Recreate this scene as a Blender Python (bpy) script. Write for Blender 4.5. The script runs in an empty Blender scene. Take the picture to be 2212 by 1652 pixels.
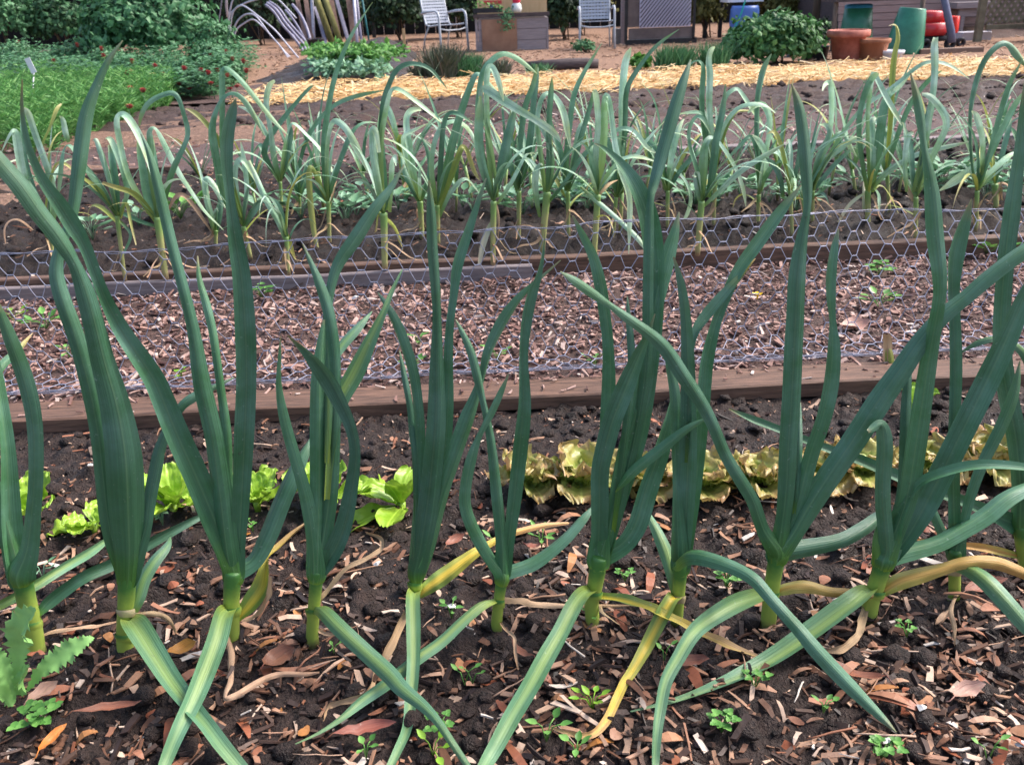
import bpy, bmesh, math, random
from mathutils import Vector, Matrix, noise, Euler
R = math.radians
rnd = random.Random(7)
sc = bpy.context.scene
COL = sc.collection

# ------------------------------------------------------------------ camera
FD = 1995.0                       # focal length in the units of a 2212 x 1652 picture
CAM = Vector((0, 0, 1.0))
PITCH, YAW, ROLL = R(23.3), R(1.7), R(2.0)
CR = Matrix.Rotation(-YAW, 3, 'Z') @ Matrix.Rotation(R(90) - PITCH, 3, 'X') @ Matrix.Rotation(-ROLL, 3, 'Z')
FWD = CR @ Vector((0, 0, -1))
cd = bpy.data.cameras.new('camera'); cam = bpy.data.objects.new('camera', cd); COL.objects.link(cam)
cam.matrix_world = Matrix.Translation(CAM) @ CR.to_4x4()
cd.sensor_width = 36; cd.lens = 36 * FD / 2212; cd.clip_start = .05; cd.clip_end = 500
sc.camera = cam

def ray(px, py): return CR @ Vector(((px - 1106) / FD, -(py - 826) / FD, -1))
def gp(px, py, z=0.0):            # point at height z
    d = ray(px, py); return CAM + d * ((z - CAM.z) / d.z)
def pp(px, py, Y):                # point on the plane y = Y
    d = ray(px, py); return CAM + d * (Y / d.y)
def mpp(P): return (P - CAM).dot(FWD) / FD       # metres per unit at P

# ------------------------------------------------------------------ objects
def tag(o, label=None, cat=None, group=None, kind=None):
    if label: o['label'] = label
    if cat: o['category'] = cat
    if group: o['group'] = group
    if kind: o['kind'] = kind
    return o
def thing(name, loc, label, cat, group=None, rz=0.0):
    o = bpy.data.objects.new(name, None); COL.objects.link(o)
    o.location = loc; o.rotation_euler = (0, 0, rz); o.empty_display_size = .05
    return tag(o, label, cat, group)
def finish(name, bm, mats, parent=None, smooth=True):
    me = bpy.data.meshes.new(name); bm.to_mesh(me); bm.free()
    for m in (mats if isinstance(mats, (list, tuple)) else [mats]): me.materials.append(m)
    if smooth: me.polygons.foreach_set('use_smooth', [True] * len(me.polygons))
    o = bpy.data.objects.new(name, me); COL.objects.link(o)
    if parent: o.parent = parent
    return o
def local(parent, pts):           # world -> parent's space (things are only moved and turned about z)
    M = (Matrix.Translation(parent.location) @ parent.rotation_euler.to_matrix().to_4x4()).inverted()
    return [M @ p for p in pts]
def copy_tree(o, parent=None):
    c = o.copy(); COL.objects.link(c)
    if parent: c.parent = parent
    for ch in list(o.children): copy_tree(ch, c)
    return c

# ------------------------------------------------------------------ mesh helpers
def box(bm, c, s, rot=None, jit=0):
    M = Matrix.Translation(c) @ (rot.to_4x4() if rot else Matrix.Identity(4))
    vs = []
    for x in (-.5, .5):
        for y in (-.5, .5):
            for z in (-.5, .5):
                j = Vector((rnd.uniform(-jit, jit), rnd.uniform(-jit, jit), rnd.uniform(-jit, jit)))
                vs.append(bm.verts.new(M @ (Vector((x * s[0], y * s[1], z * s[2])) + j)))
    for f in ((0,1,3,2),(4,6,7,5),(0,4,5,1),(2,3,7,6),(0,2,6,4),(1,5,7,3)): bm.faces.new([vs[i] for i in f])
    return vs
def frames(pts):
    T = []
    n = len(pts)
    for i in range(n):
        t = pts[min(i + 1, n - 1)] - pts[max(i - 1, 0)]
        T.append(t.normalized() if t.length > 1e-9 else Vector((0, 0, 1)))
    return T
def tube(bm, pts, rad, sides=8, caps=True):
    pts = [Vector(p) for p in pts]
    if not hasattr(rad, '__len__'): rad = [rad] * len(pts)
    T = frames(pts); a = T[0].orthogonal().normalized(); rings = []
    for p, t, r in zip(pts, T, rad):
        a = (a - t * a.dot(t))
        a = a.normalized() if a.length > 1e-6 else t.orthogonal().normalized()
        b = t.cross(a)
        rings.append([bm.verts.new(p + (a * math.cos(k * math.tau / sides) + b * math.sin(k * math.tau / sides)) * r) for k in range(sides)])
    for r0, r1 in zip(rings, rings[1:]):
        for k in range(sides): bm.faces.new((r0[k], r0[(k + 1) % sides], r1[(k + 1) % sides], r1[k]))
    if caps: bm.faces.new(rings[0][::-1]); bm.faces.new(rings[-1])
    return rings
def lathe(bm, prof, seg=32, c=(0, 0, 0)):
    rings = []
    for r, z in prof:
        rings.append([bm.verts.new((c[0] + r * math.cos(k * math.tau / seg), c[1] + r * math.sin(k * math.tau / seg), c[2] + z)) for k in range(seg)])
    for a, b in zip(rings, rings[1:]):
        for k in range(seg): bm.faces.new((a[k], a[(k + 1) % seg], b[(k + 1) % seg], b[k]))
    return rings
def cr(pts, n):                   # Catmull-Rom resample of tuples, n steps per span
    out = []
    P = [pts[0]] + list(pts) + [pts[-1]]
    for i in range(1, len(P) - 2):
        for k in range(n):
            t = k / n
            out.append(tuple(.5 * (2*b + (c - a)*t + (2*a - 5*b + 4*c - d)*t*t + (3*b - a - 3*c + d)*t**3)
                             for a, b, c, d in zip(P[i-1], P[i], P[i+1], P[i+2])))
    out.append(tuple(pts[-1])); return out
def ribbon(bm, pts, wid, Ns, fold, tw0=0.0, tw1=0.0, wrap=0.0, wav=0.0):
    """leaf blade: folded strip along pts; Ns = facing vectors"""
    uv = bm.loops.layers.uv.verify()
    T = frames(pts); n = len(pts); rows = []
    S = (-1, -.55, 0, .55, 1)
    ph = rnd.uniform(0, 6)
    prevW = None
    for i, (p, t, w) in enumerate(zip(pts, T, wid)):
        N = Ns[i] - t * Ns[i].dot(t)
        if N.length < .15: N = N + (t.orthogonal() * .1)
        N.normalize(); W = t.cross(N).normalized()
        if prevW is not None:
            W = (W * .5 + prevW * .5); W = (W - t * W.dot(t)).normalized(); N = W.cross(t).normalized()
        prevW = W.copy()
        a = tw0 + (tw1 - tw0) * i / (n - 1)
        W2 = W * math.cos(a) + N * math.sin(a); N2 = N * math.cos(a) - W * math.sin(a)
        k = w / max(.72, abs(math.cos(a)))
        row = []; u_ = i / (n - 1); kw = max(0, 1 - u_ / .16) if wrap else 0
        for s in S:
            dep = -fold * (1 - abs(s)) ** .9 * k * .5 * (1 - kw) + wrap * kw * math.sqrt(max(0, 1 - s * s)) * k * .5
            row.append(bm.verts.new(p + W2 * (s * k * .5) + N2 * (dep + wav * w * math.sin(i * .9 + ph + s) * abs(s))))
        rows.append(row)
    for i in range(n - 1):
        for j in range(4):
            f = bm.faces.new((rows[i][j], rows[i][j+1], rows[i+1][j+1], rows[i+1][j]))
            for l, (u, v) in zip(f.loops, ((j/4, i/(n-1)), ((j+1)/4, i/(n-1)), ((j+1)/4, (i+1)/(n-1)), (j/4, (i+1)/(n-1)))): l[uv].uv = (u, v)
def fbm(x, y, z=0.0, o=4):
    s, a = 0, 1
    for _ in range(o):
        s += a * noise.noise((x, y, z)); a *= .5; x *= 2.03; y *= 2.03; z += 3.1
    return s

# ------------------------------------------------------------------ materials
MATS = {}
def newmat(name):
    m = bpy.data.materials.new(name); m.use_nodes = True; nt = m.node_tree
    b = nt.nodes['Principled BSDF']; return m, nt, b
def nd(nt, t, **kw):
    n = nt.nodes.new(t)
    for k, v in kw.items():
        if k == 'inp':
            for kk, vv in v.items():
                if hasattr(vv, 'is_linked') : nt.links.new(vv, n.inputs[kk])
                else: n.inputs[kk].default_value = vv
        else: setattr(n, k, v)
    return n
def ramp(nt, fac, stops, interp='LINEAR'):
    n = nt.nodes.new('ShaderNodeValToRGB'); nt.links.new(fac, n.inputs[0]); e = n.color_ramp; e.interpolation = interp
    while len(e.elements) < len(stops): e.elements.new(.5)
    for el, (p, c) in zip(e.elements, stops): el.position = p; el.color = (*c, 1)
    return n.outputs[0]
def mix(nt, f, a, b, mode='MIX'):
    n = nt.nodes.new('ShaderNodeMix'); n.data_type = 'RGBA'; n.blend_type = mode
    for s, v in ((n.inputs[0], f), (n.inputs[6], a), (n.inputs[7], b)):
        if hasattr(v, 'is_linked'): nt.links.new(v, s)
        else: s.default_value = (*v, 1) if isinstance(v, tuple) else v
    return n.outputs[2]
def nz(nt, scale, detail=4, rough=.6, vec=None, dim='3D'):
    n = nd(nt, 'ShaderNodeTexNoise'); n.inputs['Scale'].default_value = scale; n.inputs['Detail'].default_value = detail; n.inputs['Roughness'].default_value = rough
    if vec is not None: nt.links.new(vec, n.inputs['Vector'])
    return n.outputs['Fac']
def obco(nt): return nd(nt, 'ShaderNodeTexCoord').outputs['Object']
def bump(nt, b, h, strength=.4, dist=.01):
    n = nd(nt, 'ShaderNodeBump', inp={'Strength': strength, 'Distance': dist, 'Height': h}); nt.links.new(n.outputs[0], b.inputs['Normal'])
def islands(name, stops, rough=.7, spec=.3, nscale=60, namt=.35, trans=0, bmp=0, interp='LINEAR'):
    """colour per loose piece"""
    m, nt, b = newmat(name)
    r = nd(nt, 'ShaderNodeNewGeometry').outputs['Random Per Island']
    c = ramp(nt, r, stops, interp)
    n = nz(nt, nscale, 4, .6, obco(nt))
    c = mix(nt, namt, c, ramp(nt, n, ((.3, (.35, .35, .35)), (.7, (1.15, 1.15, 1.15)))), 'MULTIPLY')
    nt.links.new(c, b.inputs['Base Color']); b.inputs['Roughness'].default_value = rough; b.inputs['Specular IOR Level'].default_value = spec
    if bmp: bump(nt, b, n, bmp, .005)
    if trans: add_trans(nt, b, c, trans)
    return m
def add_trans(nt, b, c, k):
    t = nd(nt, 'ShaderNodeBsdfTranslucent'); nt.links.new(c, t.inputs[0])
    mx = nd(nt, 'ShaderNodeMixShader'); mx.inputs[0].default_value = k
    nt.links.new(b.outputs[0], mx.inputs[1]); nt.links.new(t.outputs[0], mx.inputs[2])
    nt.links.new(mx.outputs[0], nt.nodes['Material Output'].inputs['Surface'])
def noisy(name, c0, c1, scale=8, rough=.7, spec=.3, bmp=.2, detail=5, stretch=None, metal=0, dist=.01):
    m, nt, b = newmat(name); v = obco(nt)
    if stretch:
        mp = nd(nt, 'ShaderNodeMapping'); mp.inputs['Scale'].default_value = stretch; nt.links.new(v, mp.inputs[0]); v = mp.outputs[0]
    n = nz(nt, scale, detail, .62, v)
    nt.links.new(ramp(nt, n, ((.3, c0), (.7, c1))), b.inputs['Base Color'])
    b.inputs['Roughness'].default_value = rough; b.inputs['Specular IOR Level'].default_value = spec; b.inputs['Metallic'].default_value = metal
    if bmp: bump(nt, b, n, bmp, dist)
    return m
def leafmat(name, stops, rough=.42, bloom=(.14, .28, .22), bl=.7, rib=(.17, .27, .13), ribk=.35, streak=None, trans=.12, spec=.5, spots=.25):
    """blade material: colour along the length (uv y), pale midrib (uv x), fine veins, waxy bloom (on leek and garlic with sky sheen in its colour); streak = colour of a broad band along the middle"""
    m, nt, b = newmat(name)
    uvn = nd(nt, 'ShaderNodeUVMap'); sep = nd(nt, 'ShaderNodeSeparateXYZ'); nt.links.new(uvn.outputs[0], sep.inputs[0])
    u, v = sep.outputs[0], sep.outputs[1]
    oi = nd(nt, 'ShaderNodeObjectInfo').outputs['Random']
    n1 = nz(nt, 9, 3, .5, obco(nt))
    vv = nd(nt, 'ShaderNodeMath', operation='MULTIPLY_ADD'); nt.links.new(n1, vv.inputs[0]); vv.inputs[1].default_value = .16
    v2 = nd(nt, 'ShaderNodeMath', operation='ADD'); nt.links.new(v, v2.inputs[0]); v2.inputs[1].default_value = -.08
    nt.links.new(v2.outputs[0], vv.inputs[2])
    c = ramp(nt, vv.outputs[0], stops)
    # bloom patches; on leek and garlic sky sheen is put into this colour too
    n2 = nz(nt, 14, 4, .6, obco(nt))
    f = ramp(nt, n2, ((.35, (0, 0, 0)), (.75, (1, 1, 1))))
    fm = nd(nt, 'ShaderNodeMath', operation='MULTIPLY'); nt.links.new(f, fm.inputs[0]); fm.inputs[1].default_value = bl
    fv = ramp(nt, v, ((.08, (0, 0, 0)), (.3, (1, 1, 1))))
    fm2 = nd(nt, 'ShaderNodeMath', operation='MULTIPLY'); nt.links.new(fm.outputs[0], fm2.inputs[0]); nt.links.new(fv, fm2.inputs[1])
    c = mix(nt, fm2.outputs[0], c, bloom)
    # distance from midrib
    d = nd(nt, 'ShaderNodeMath', operation='SUBTRACT'); nt.links.new(u, d.inputs[0]); d.inputs[1].default_value = .5
    a = nd(nt, 'ShaderNodeMath', operation='ABSOLUTE'); nt.links.new(d.outputs[0], a.inputs[0])
    if streak:
        sf = ramp(nt, a.outputs[0], ((.06, (1, 1, 1)), (.26, (0, 0, 0))))
        sv = ramp(nt, vv.outputs[0], ((.0, (1, 1, 1)), (.45, (.9, .9, .9)), (.8, (.25, .25, .25))))
        sm = nd(nt, 'ShaderNodeMath', operation='MULTIPLY'); nt.links.new(sf, sm.inputs[0]); nt.links.new(sv, sm.inputs[1])
        c = mix(nt, sm.outputs[0], c, streak)
    rf = ramp(nt, a.outputs[0], ((.0, (ribk,) * 3), (.045, (0, 0, 0))))
    c = mix(nt, rf, c, rib)
    # veins
    w = nd(nt, 'ShaderNodeCombineXYZ'); mu = nd(nt, 'ShaderNodeMath', operation='MULTIPLY'); nt.links.new(u, mu.inputs[0]); mu.inputs[1].default_value = 17
    mv = nd(nt, 'ShaderNodeMath', operation='MULTIPLY'); nt.links.new(v, mv.inputs[0]); mv.inputs[1].default_value = 2.2
    nt.links.new(mu.outputs[0], w.inputs[0]); nt.links.new(mv.outputs[0], w.inputs[1]); nt.links.new(oi, w.inputs[2])
    vn = nz(nt, 1.0, 3, .6, w.outputs[0])
    c = mix(nt, .5, c, ramp(nt, vn, ((.3, (.6, .6, .62)), (.7, (1.34, 1.32, 1.3)))), 'MULTIPLY')
    sp = nz(nt, 150, 2, .5, obco(nt)); c = mix(nt, ramp(nt, sp, ((.70, (0, 0, 0)), (.76, (spots,) * 3))), c, (.42, .50, .44))
    dt = nz(nt, 75, 3, .6, obco(nt)); c = mix(nt, ramp(nt, dt, ((.70, (0, 0, 0)), (.78, (.5,) * 3))), c, (.05, .04, .03))
    hs = nd(nt, 'ShaderNodeHueSaturation'); nt.links.new(c, hs.inputs['Color'])
    mr = nd(nt, 'ShaderNodeMapRange'); nt.links.new(oi, mr.inputs[0]); mr.inputs[3].default_value = .8; mr.inputs[4].default_value = 1.2
    nt.links.new(mr.outputs[0], hs.inputs['Value'])
    mh = nd(nt, 'ShaderNodeMapRange'); nt.links.new(oi, mh.inputs[0]); mh.inputs[3].default_value = .515; mh.inputs[4].default_value = .487
    nt.links.new(mh.outputs[0], hs.inputs['Hue'])
    nt.links.new(hs.outputs[0], b.inputs['Base Color'])
    b.inputs['Roughness'].default_value = rough; b.inputs['Specular IOR Level'].default_value = spec
    bump(nt, b, vn, .5, .003)
    add_trans(nt, b, hs.outputs[0], trans)
    return m

LEEK = leafmat('leek_leaf', ((0, (.15, .26, .025)), (.05, (.085, .20, .035)), (.12, (.050, .155, .058)), (.6, (.046, .142, .064)), (.93, (.08, .19, .085)), (1, (.30, .25, .11))))
LEEKT = leafmat('leek_leaf_yellow_tip', ((0, (.10, .19, .03)), (.08, (.05, .14, .05)), (.75, (.045, .13, .06)), (.87, (.2, .25, .04)), (.93, (.5, .36, .06)), (1, (.45, .27, .1))))
LEEKP = leafmat('leek_leaf_pale', ((0, (.26, .34, .05)), (.15, (.10, .21, .07)), (.6, (.07, .18, .085)), (1, (.12, .22, .09))), bl=.8, bloom=(.13, .28, .19), streak=(.20, .32, .09))
LEEKY = leafmat('leek_leaf_yellow', ((0, (.26, .33, .05)), (.2, (.16, .25, .055)), (.45, (.45, .40, .06)), (.6, (.55, .38, .06)), (.75, (.5, .28, .1)), (1, (.45, .27, .15))), bl=.1, streak=(.62, .46, .05), ribk=.1)
LEEKO = leafmat('leek_leaf_orange', ((0, (.3, .36, .06)), (.15, (.5, .42, .1)), (.4, (.52, .33, .09)), (.8, (.5, .27, .09)), (1, (.36, .24, .08))), bl=.0, streak=(.6, .32, .07), ribk=.1)
GARL = leafmat('garlic_leaf', ((0, (.15, .25, .05)), (.06, (.08, .18, .05)), (.2, (.06, .165, .07)), (.7, (.11, .26, .14)), (1, (.26, .35, .12))), bl=.65, bloom=(.27, .48, .37), trans=.25)
GARLP = leafmat('garlic_leaf_pale_sheen', ((0, (.20, .29, .07)), (.2, (.19, .36, .14)), (.6, (.28, .50, .31)), (1, (.55, .62, .27))), bl=.85, bloom=(.62, .84, .72), trans=.3)  # paler garlic leaf; sky reflection on the arching tops is put into its colour
GARLY = leafmat('garlic_leaf_yellow', ((0, (.28, .34, .06)), (.3, (.3, .36, .07)), (.7, (.46, .45, .12)), (1, (.6, .5, .25))), bl=.15, trans=.2)
DRY = leafmat('dry_leaf', ((0, (.42, .28, .16)), (.5, (.5, .34, .21)), (1, (.36, .22, .12))), bl=.3, bloom=(.6, .46, .34), ribk=.0, rough=.7, trans=.1, spec=.2)
WHITE = leafmat('bleached_leaf', ((0, (.45, .5, .22)), (.3, (.6, .6, .42)), (1, (.68, .58, .42))), bl=.2, bloom=(.7, .66, .5), ribk=.0, rough=.6)
STY = dict(g=LEEK, t=LEEKT, p=LEEKP, y=LEEKY, o=LEEKO, G=GARL, P=GARLP, Y=GARLY, d=DRY, w=WHITE)

def stemmat(name, lo, mid, hi):
    m, nt, b = newmat(name)
    s = nd(nt, 'ShaderNodeSeparateXYZ'); nt.links.new(nd(nt, 'ShaderNodeTexCoord').outputs['Generated'], s.inputs[0])
    n = nz(nt, 40, 3, .6, obco(nt))
    a = nd(nt, 'ShaderNodeMath', operation='MULTIPLY_ADD'); nt.links.new(n, a.inputs[0]); a.inputs[1].default_value = .2; nt.links.new(s.outputs[2], a.inputs[2])
    c = ramp(nt, a.outputs[0], ((.12, lo), (.28, mid), (.72, mid), (.92, hi)))
    nt.links.new(c, b.inputs['Base Color']); b.inputs['Roughness'].default_value = .4
    add_trans(nt, b, c, .1)
    return m
STEM = stemmat('leek_stem', (.34, .34, .14), (.30, .40, .07), (.06, .18, .04))
GSTEM = stemmat('garlic_stem', (.46, .34, .20), (.38, .40, .16), (.2, .34, .10))
SHEATH = noisy('papery_sheath', (.30, .24, .12), (.5, .42, .26), 30, .6)

SOIL = None
def soilmat(name, dark, light, fleck, wet=.55):
    m, nt, b = newmat(name); v = obco(nt)
    n = nz(nt, 6, 6, .65, v); n2 = nz(nt, 45, 5, .7, v); n3 = nz(nt, 220, 3, .6, v)
    c = ramp(nt, n2, ((.3, dark), (.7, light)))
    c = mix(nt, .6, c, ramp(nt, n, ((.3, (.55, .5, .5)), (.7, (1.25, 1.2, 1.2)))), 'MULTIPLY')
    c = mix(nt, ramp(nt, n3, ((.66, (0, 0, 0)), (.74, (.55, .55, .55)))), c, fleck)
    nt.links.new(c, b.inputs['Base Color'])
    nt.links.new(ramp(nt, n, ((.35, (wet,) * 3), (.65, (.85,) * 3))), b.inputs['Roughness'])
    b.inputs['Specular IOR Level'].default_value = .35
    h = nd(nt, 'ShaderNodeMath', operation='ADD'); nt.links.new(n2, h.inputs[0]); nt.links.new(n3, h.inputs[1])
    bump(nt, b, h.outputs[0], .9, .012)
    return m
SOIL = soilmat('dark_wet_soil', (.011, .007, .006), (.056, .036, .030), (.19, .13, .10), .34)
SOILG = soilmat('garlic_soil', (.009, .0055, .0045), (.040, .024, .019), (.14, .09, .065))
SOILP = soilmat('path_soil', (.045, .026, .021), (.15, .088, .072), (.30, .19, .15))
SOILL = soilmat('lilac_brown_soil', (.075, .045, .039), (.155, .098, .085), (.28, .19, .155))
CHIPS = islands('wood_chips', ((0, (.08, .035, .02)), (.25, (.18, .085, .05)), (.45, (.38, .22, .14)), (.6, (.26, .095, .05)), (.8, (.50, .33, .23)), (.95, (.56, .42, .33)), (1, (.66, .6, .54))), rough=.6, bmp=.4)
DARKCHIP = islands('dark_debris', ((0, (.015, .01, .01)), (.5, (.05, .03, .025)), (1, (.12, .07, .05))), rough=.5, bmp=.4)
PCHIPS = islands('path_chips', ((0, (.05, .028, .024)), (.25, (.16, .08, .066)), (.55, (.33, .19, .155)), (.85, (.46, .30, .255)), (.96, (.50, .36, .31)), (1, (.62, .53, .48))), rough=.7, bmp=.4)
STRAW = islands('straw', ((0, (.45, .25, .09)), (.4, (.62, .40, .17)), (.8, (.75, .54, .28)), (1, (.85, .7, .45))), rough=.6, nscale=20, namt=.2)
RUST = islands('rusty_leaf', ((0, (.20, .06, .03)), (.4, (.30, .10, .05)), (.7, (.36, .19, .12)), (1, (.42, .17, .04))), rough=.45, bmp=.3)
WOOD = noisy('board_wood', (.055, .034, .026), (.20, .112, .078), 9, .6, .3, .35, 6, (1, 9, 9))
WOODG = noisy('grey_board', (.14, .11, .11), (.30, .25, .25), 7, .75, .2, .4, 6, (1, 9, 9))
GALV = noisy('galvanised_wire', (.21, .21, .28), (.36, .37, .47), 30, .5, .5, 0, metal=.3)
# ------------------------------------------------------------------ the setting
Yof = lambda y, z=0.0: gp(1106, y, z).y
YB = Yof(884)                      # front face of the near board
YB2 = Yof(596)                     # front face of the garlic bed's board
YG1 = Yof(352)                     # far edge of the garlic bed
YS0, YS1 = Yof(216), Yof(180)      # straw strip
YM1 = Yof(96)                      # mulch path to the fence line
FAR = 24.0

def sheet(name, x0, x1, y0, y1, step, h, m, kind='structure', z0=0.0, tap=0):
    if tap:
        hh = h; h = lambda x, y: hh(x, y) * min(1, max(0, min(x - x0, x1 - x, y - y0, y1 - y) / tap + .5 * noise.noise((x * 3, y * 3, 0)))) ** .5 - .012 * (min(x - x0, x1 - x, y - y0, y1 - y) < .02)
    bm = bmesh.new(); nx = max(1, int((x1 - x0) / step)); ny = max(1, int((y1 - y0) / step)); g = []
    for j in range(ny + 1):
        y = y0 + (y1 - y0) * j / ny
        g.append([bm.verts.new((x0 + (x1 - x0) * i / nx, y, z0 + (h(x0 + (x1 - x0) * i / nx, y) if h else 0))) for i in range(nx + 1)])
    for j in range(ny):
        for i in range(nx): bm.faces.new((g[j][i], g[j][i+1], g[j+1][i+1], g[j+1][i]))
    return tag(finish(name, bm, m), kind=kind)

bm = bmesh.new()
vs = [bm.verts.new(p) for p in ((-120, -20, -.03), (120, -20, -.03), (120, 160, -.03), (-120, 160, -.03))]; bm.faces.new(vs)
tag(finish('ground', bm, SOILL, smooth=False), kind='structure')

def clod(x, y, k=1.0):
    a = fbm(x * 5, y * 5, 1.3, 3) * .014
    b = noise.noise((x * 22, y * 22, 4)); c = noise.noise((x * 55, y * 55, 9))
    d = noise.noise((x * 120, y * 120, 2))
    return a + k * (max(0, b) ** 1.2 * .028 + max(0, c) * .012 + c * .004 + d * .004) - .008
def hbed(x, y): return clod(x, y, 1.0 + .5 * max(0, noise.noise((x * 1.7, y * 1.7, 7))))
sheet('leek_bed_soil', -2.0, 2.1, .55, YB + .03, .0085, hbed, SOIL)
sheet('bed_surround', -9, -2.0, .2, YB + .03, .06, lambda x, y: .006 * fbm(x * 6, y * 6), SOIL)
sheet('bed_surround', 2.1, 9, .2, YB + .03, .06, lambda x, y: .006 * fbm(x * 6, y * 6), SOIL)
def hpath(x, y): return .008 * fbm(x * 7, y * 7, 2, 4) + .004 * noise.noise((x * 50, y * 50, 1))
sheet('wood_chip_path', -3.4, 3.6, YB + .10, YB2 + .02, .018, hpath, SOILP)
def hgar(x, y):
    e = min(1, max(0, (y - YB2 - .04) / .25)); e2 = min(1, max(0, (YG1 - y) / .3))
    return .045 * min(e, e2) + .02 + clod(x, y, 1.6) * 1.3
sheet('garlic_bed_soil', -4.0, 4.6, YB2 + .05, YG1, .022, hgar, SOILG)
sheet('bare_soil_strip', -7, 8, YG1 - .02, YS0 - 1.6, .05, lambda x, y: .012 * fbm(x * 4, y * 4, 3) + .01, SOILL)
TILL = soilmat('tilled_soil', (.030, .018, .015), (.105, .064, .052), (.24, .155, .12))
sheet('tilled_bed_soil', -7, 8, YS0 - 1.62, YS0 + .3, .05, lambda x, y: .05 * fbm(x * 3, y * 3, 5) + .03 * fbm(x * 9, y * 9, 2) + .05, TILL, tap=.4)
STRAWBASE = noisy('straw_base', (.36, .19, .06), (.62, .40, .17), 16, .8, .2, .8, 6, (1, .4, 1), dist=.04)
MULCH = noisy('orange_mulch', (.15, .085, .06), (.34, .21, .14), 26, .85, .2, .8, 6, dist=.03)
sx0 = gp(560, 205).x
sheet('straw_strip', sx0, 10, YS0, YS1, .07, lambda x, y: .04 + .05 * fbm(x * 1.6, y * 1.6, 8) * min(1, (y - YS0) * 3 + .1), STRAWBASE)
sheet('mulch_path', -8, 12, YS1 - .03, FAR, .25, lambda x, y: .012 + .02 * noise.noise((x * 2, y * 2, 5)), MULCH)
BMUL = noisy('brown_mulch', (.10, .06, .045), (.26, .16, .115), 30, .85, .2, .8, 6, dist=.03)
sheet('mulch_patch', -4.6, -1.3, Yof(290), Yof(225), .05, lambda x, y: .045 + .03 * fbm(x * 4, y * 4, 3), BMUL, tap=.3)
lx = gp(0, 420).x
sheet('mulch_edge', lx - 1.5, gp(175, 420).x, YB2 + 1.0, YG1 + .3, .04, lambda x, y: .075 + .015 * fbm(x * 6, y * 6, 3), BMUL, tap=.25)

# boards
def board(name, x0, x1, yc, w, h, z0, m, label, cat='board', rz=0, jit=.004, segs=60, ch=.004):
    t = thing(name, ((x0 + x1) / 2, yc, z0), label, cat, rz=rz)
    bm = bmesh.new(); L = x1 - x0; rows = []
    prof = [(-w/2, 0), (-w/2, h - ch), (-w/2 + ch, h), (w/2 - ch, h), (w/2, h - ch), (w/2, 0)]
    for i in range(segs + 1):
        x = -L/2 + L * i / segs
        rows.append([bm.verts.new((x, a + jit * noise.noise((x * 2, a * 9, yc)), b + (jit * 1.2 * noise.noise((x * 3, b * 20, yc + 4)) if b else 0))) for a, b in prof])
    for a, b in zip(rows, rows[1:]):
        for k in range(5): bm.faces.new((a[k], b[k], b[k+1], a[k+1]))
    bm.faces.new(rows[0]); bm.faces.new(rows[-1][::-1])
    finish('plank', bm, m, t, smooth=False)
    return t
board('edging_board', -3.2, 3.4, YB + .06, .115, .038, -.004, WOOD, 'long brown weathered edging board between leek bed and wire netting')
board('edging_board', -4.2, 4.6, YB2 + .02, .045, .068, 0, WOOD, 'dark brown edging board along the front of the garlic bed')
board('grey_board', gp(-60, 665).x, gp(1150, 600).x, YB2 - .035, .03, .05, 0, WOODG, 'short weathered grey board lying against the garlic bed board at left')
board('bed_board', gp(-100, 372).x, gp(420, 352).x, YG1 + .02, .05, .06, 0, WOOD, 'old dark board at the far left edge of the garlic bed')
board('bed_board', gp(1480, 350).x, gp(2300, 325).x, YG1 + .02, .09, .05, 0, WOODG, 'pale grey board behind the garlic bed at right', 'board')

# loose litter -------------------------------------------------------------
def chip(bm, x, y, z, L, W, H, curl=0.0, tilt=.35, leafy=False):
    e = Euler((rnd.uniform(-tilt, tilt), rnd.uniform(-tilt, tilt), rnd.uniform(0, math.tau))).to_matrix()
    n = 5 if leafy else rnd.choice((3, 3, 4)); top = []; bot = []; bow = rnd.uniform(-.25, .25)
    w0 = W * rnd.uniform(.4, 1); w1 = W * rnd.uniform(.3, 1)
    for i in range(n):
        t = i / (n - 1) - .5
        ww = W * (.12 + math.sin(math.pi * (.06 + .88 * i / (n - 1)))) if leafy else (w0 + (w1 - w0) * (t + .5)) * rnd.uniform(.7, 1.1)
        zz = curl * (.25 - t * t) * L
        for s in (-.5, .5):
            j = rnd.uniform(-.3, .3) * W * (0 if leafy else 1); b_ = bow * L * (.25 - t * t)
            top.append(bm.verts.new(Vector((x, y, z)) + e @ Vector((t * L + j, s * ww + b_, zz + H / 2 + (abs(s) * ww * .5 if leafy else 0)))))
            bot.append(bm.verts.new(Vector((x, y, z)) + e @ Vector((t * L + j, s * ww + b_, zz - H / 2 + (abs(s) * ww * .5 if leafy else 0)))))
    for i in range(n - 1):
        a, b, c, d = 2*i, 2*i+1, 2*i+3, 2*i+2
        bm.faces.new((top[a], top[d], top[c], top[b])); bm.faces.new((bot[a], bot[b], bot[c], bot[d]))
        bm.faces.new((top[a], bot[a], bot[d], top[d])); bm.faces.new((top[b], top[c], bot[c], bot[b]))
    bm.faces.new((top[0], top[1], bot[1], bot[0])); bm.faces.new((top[-2], bot[-2], bot[-1], top[-1]))
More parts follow.
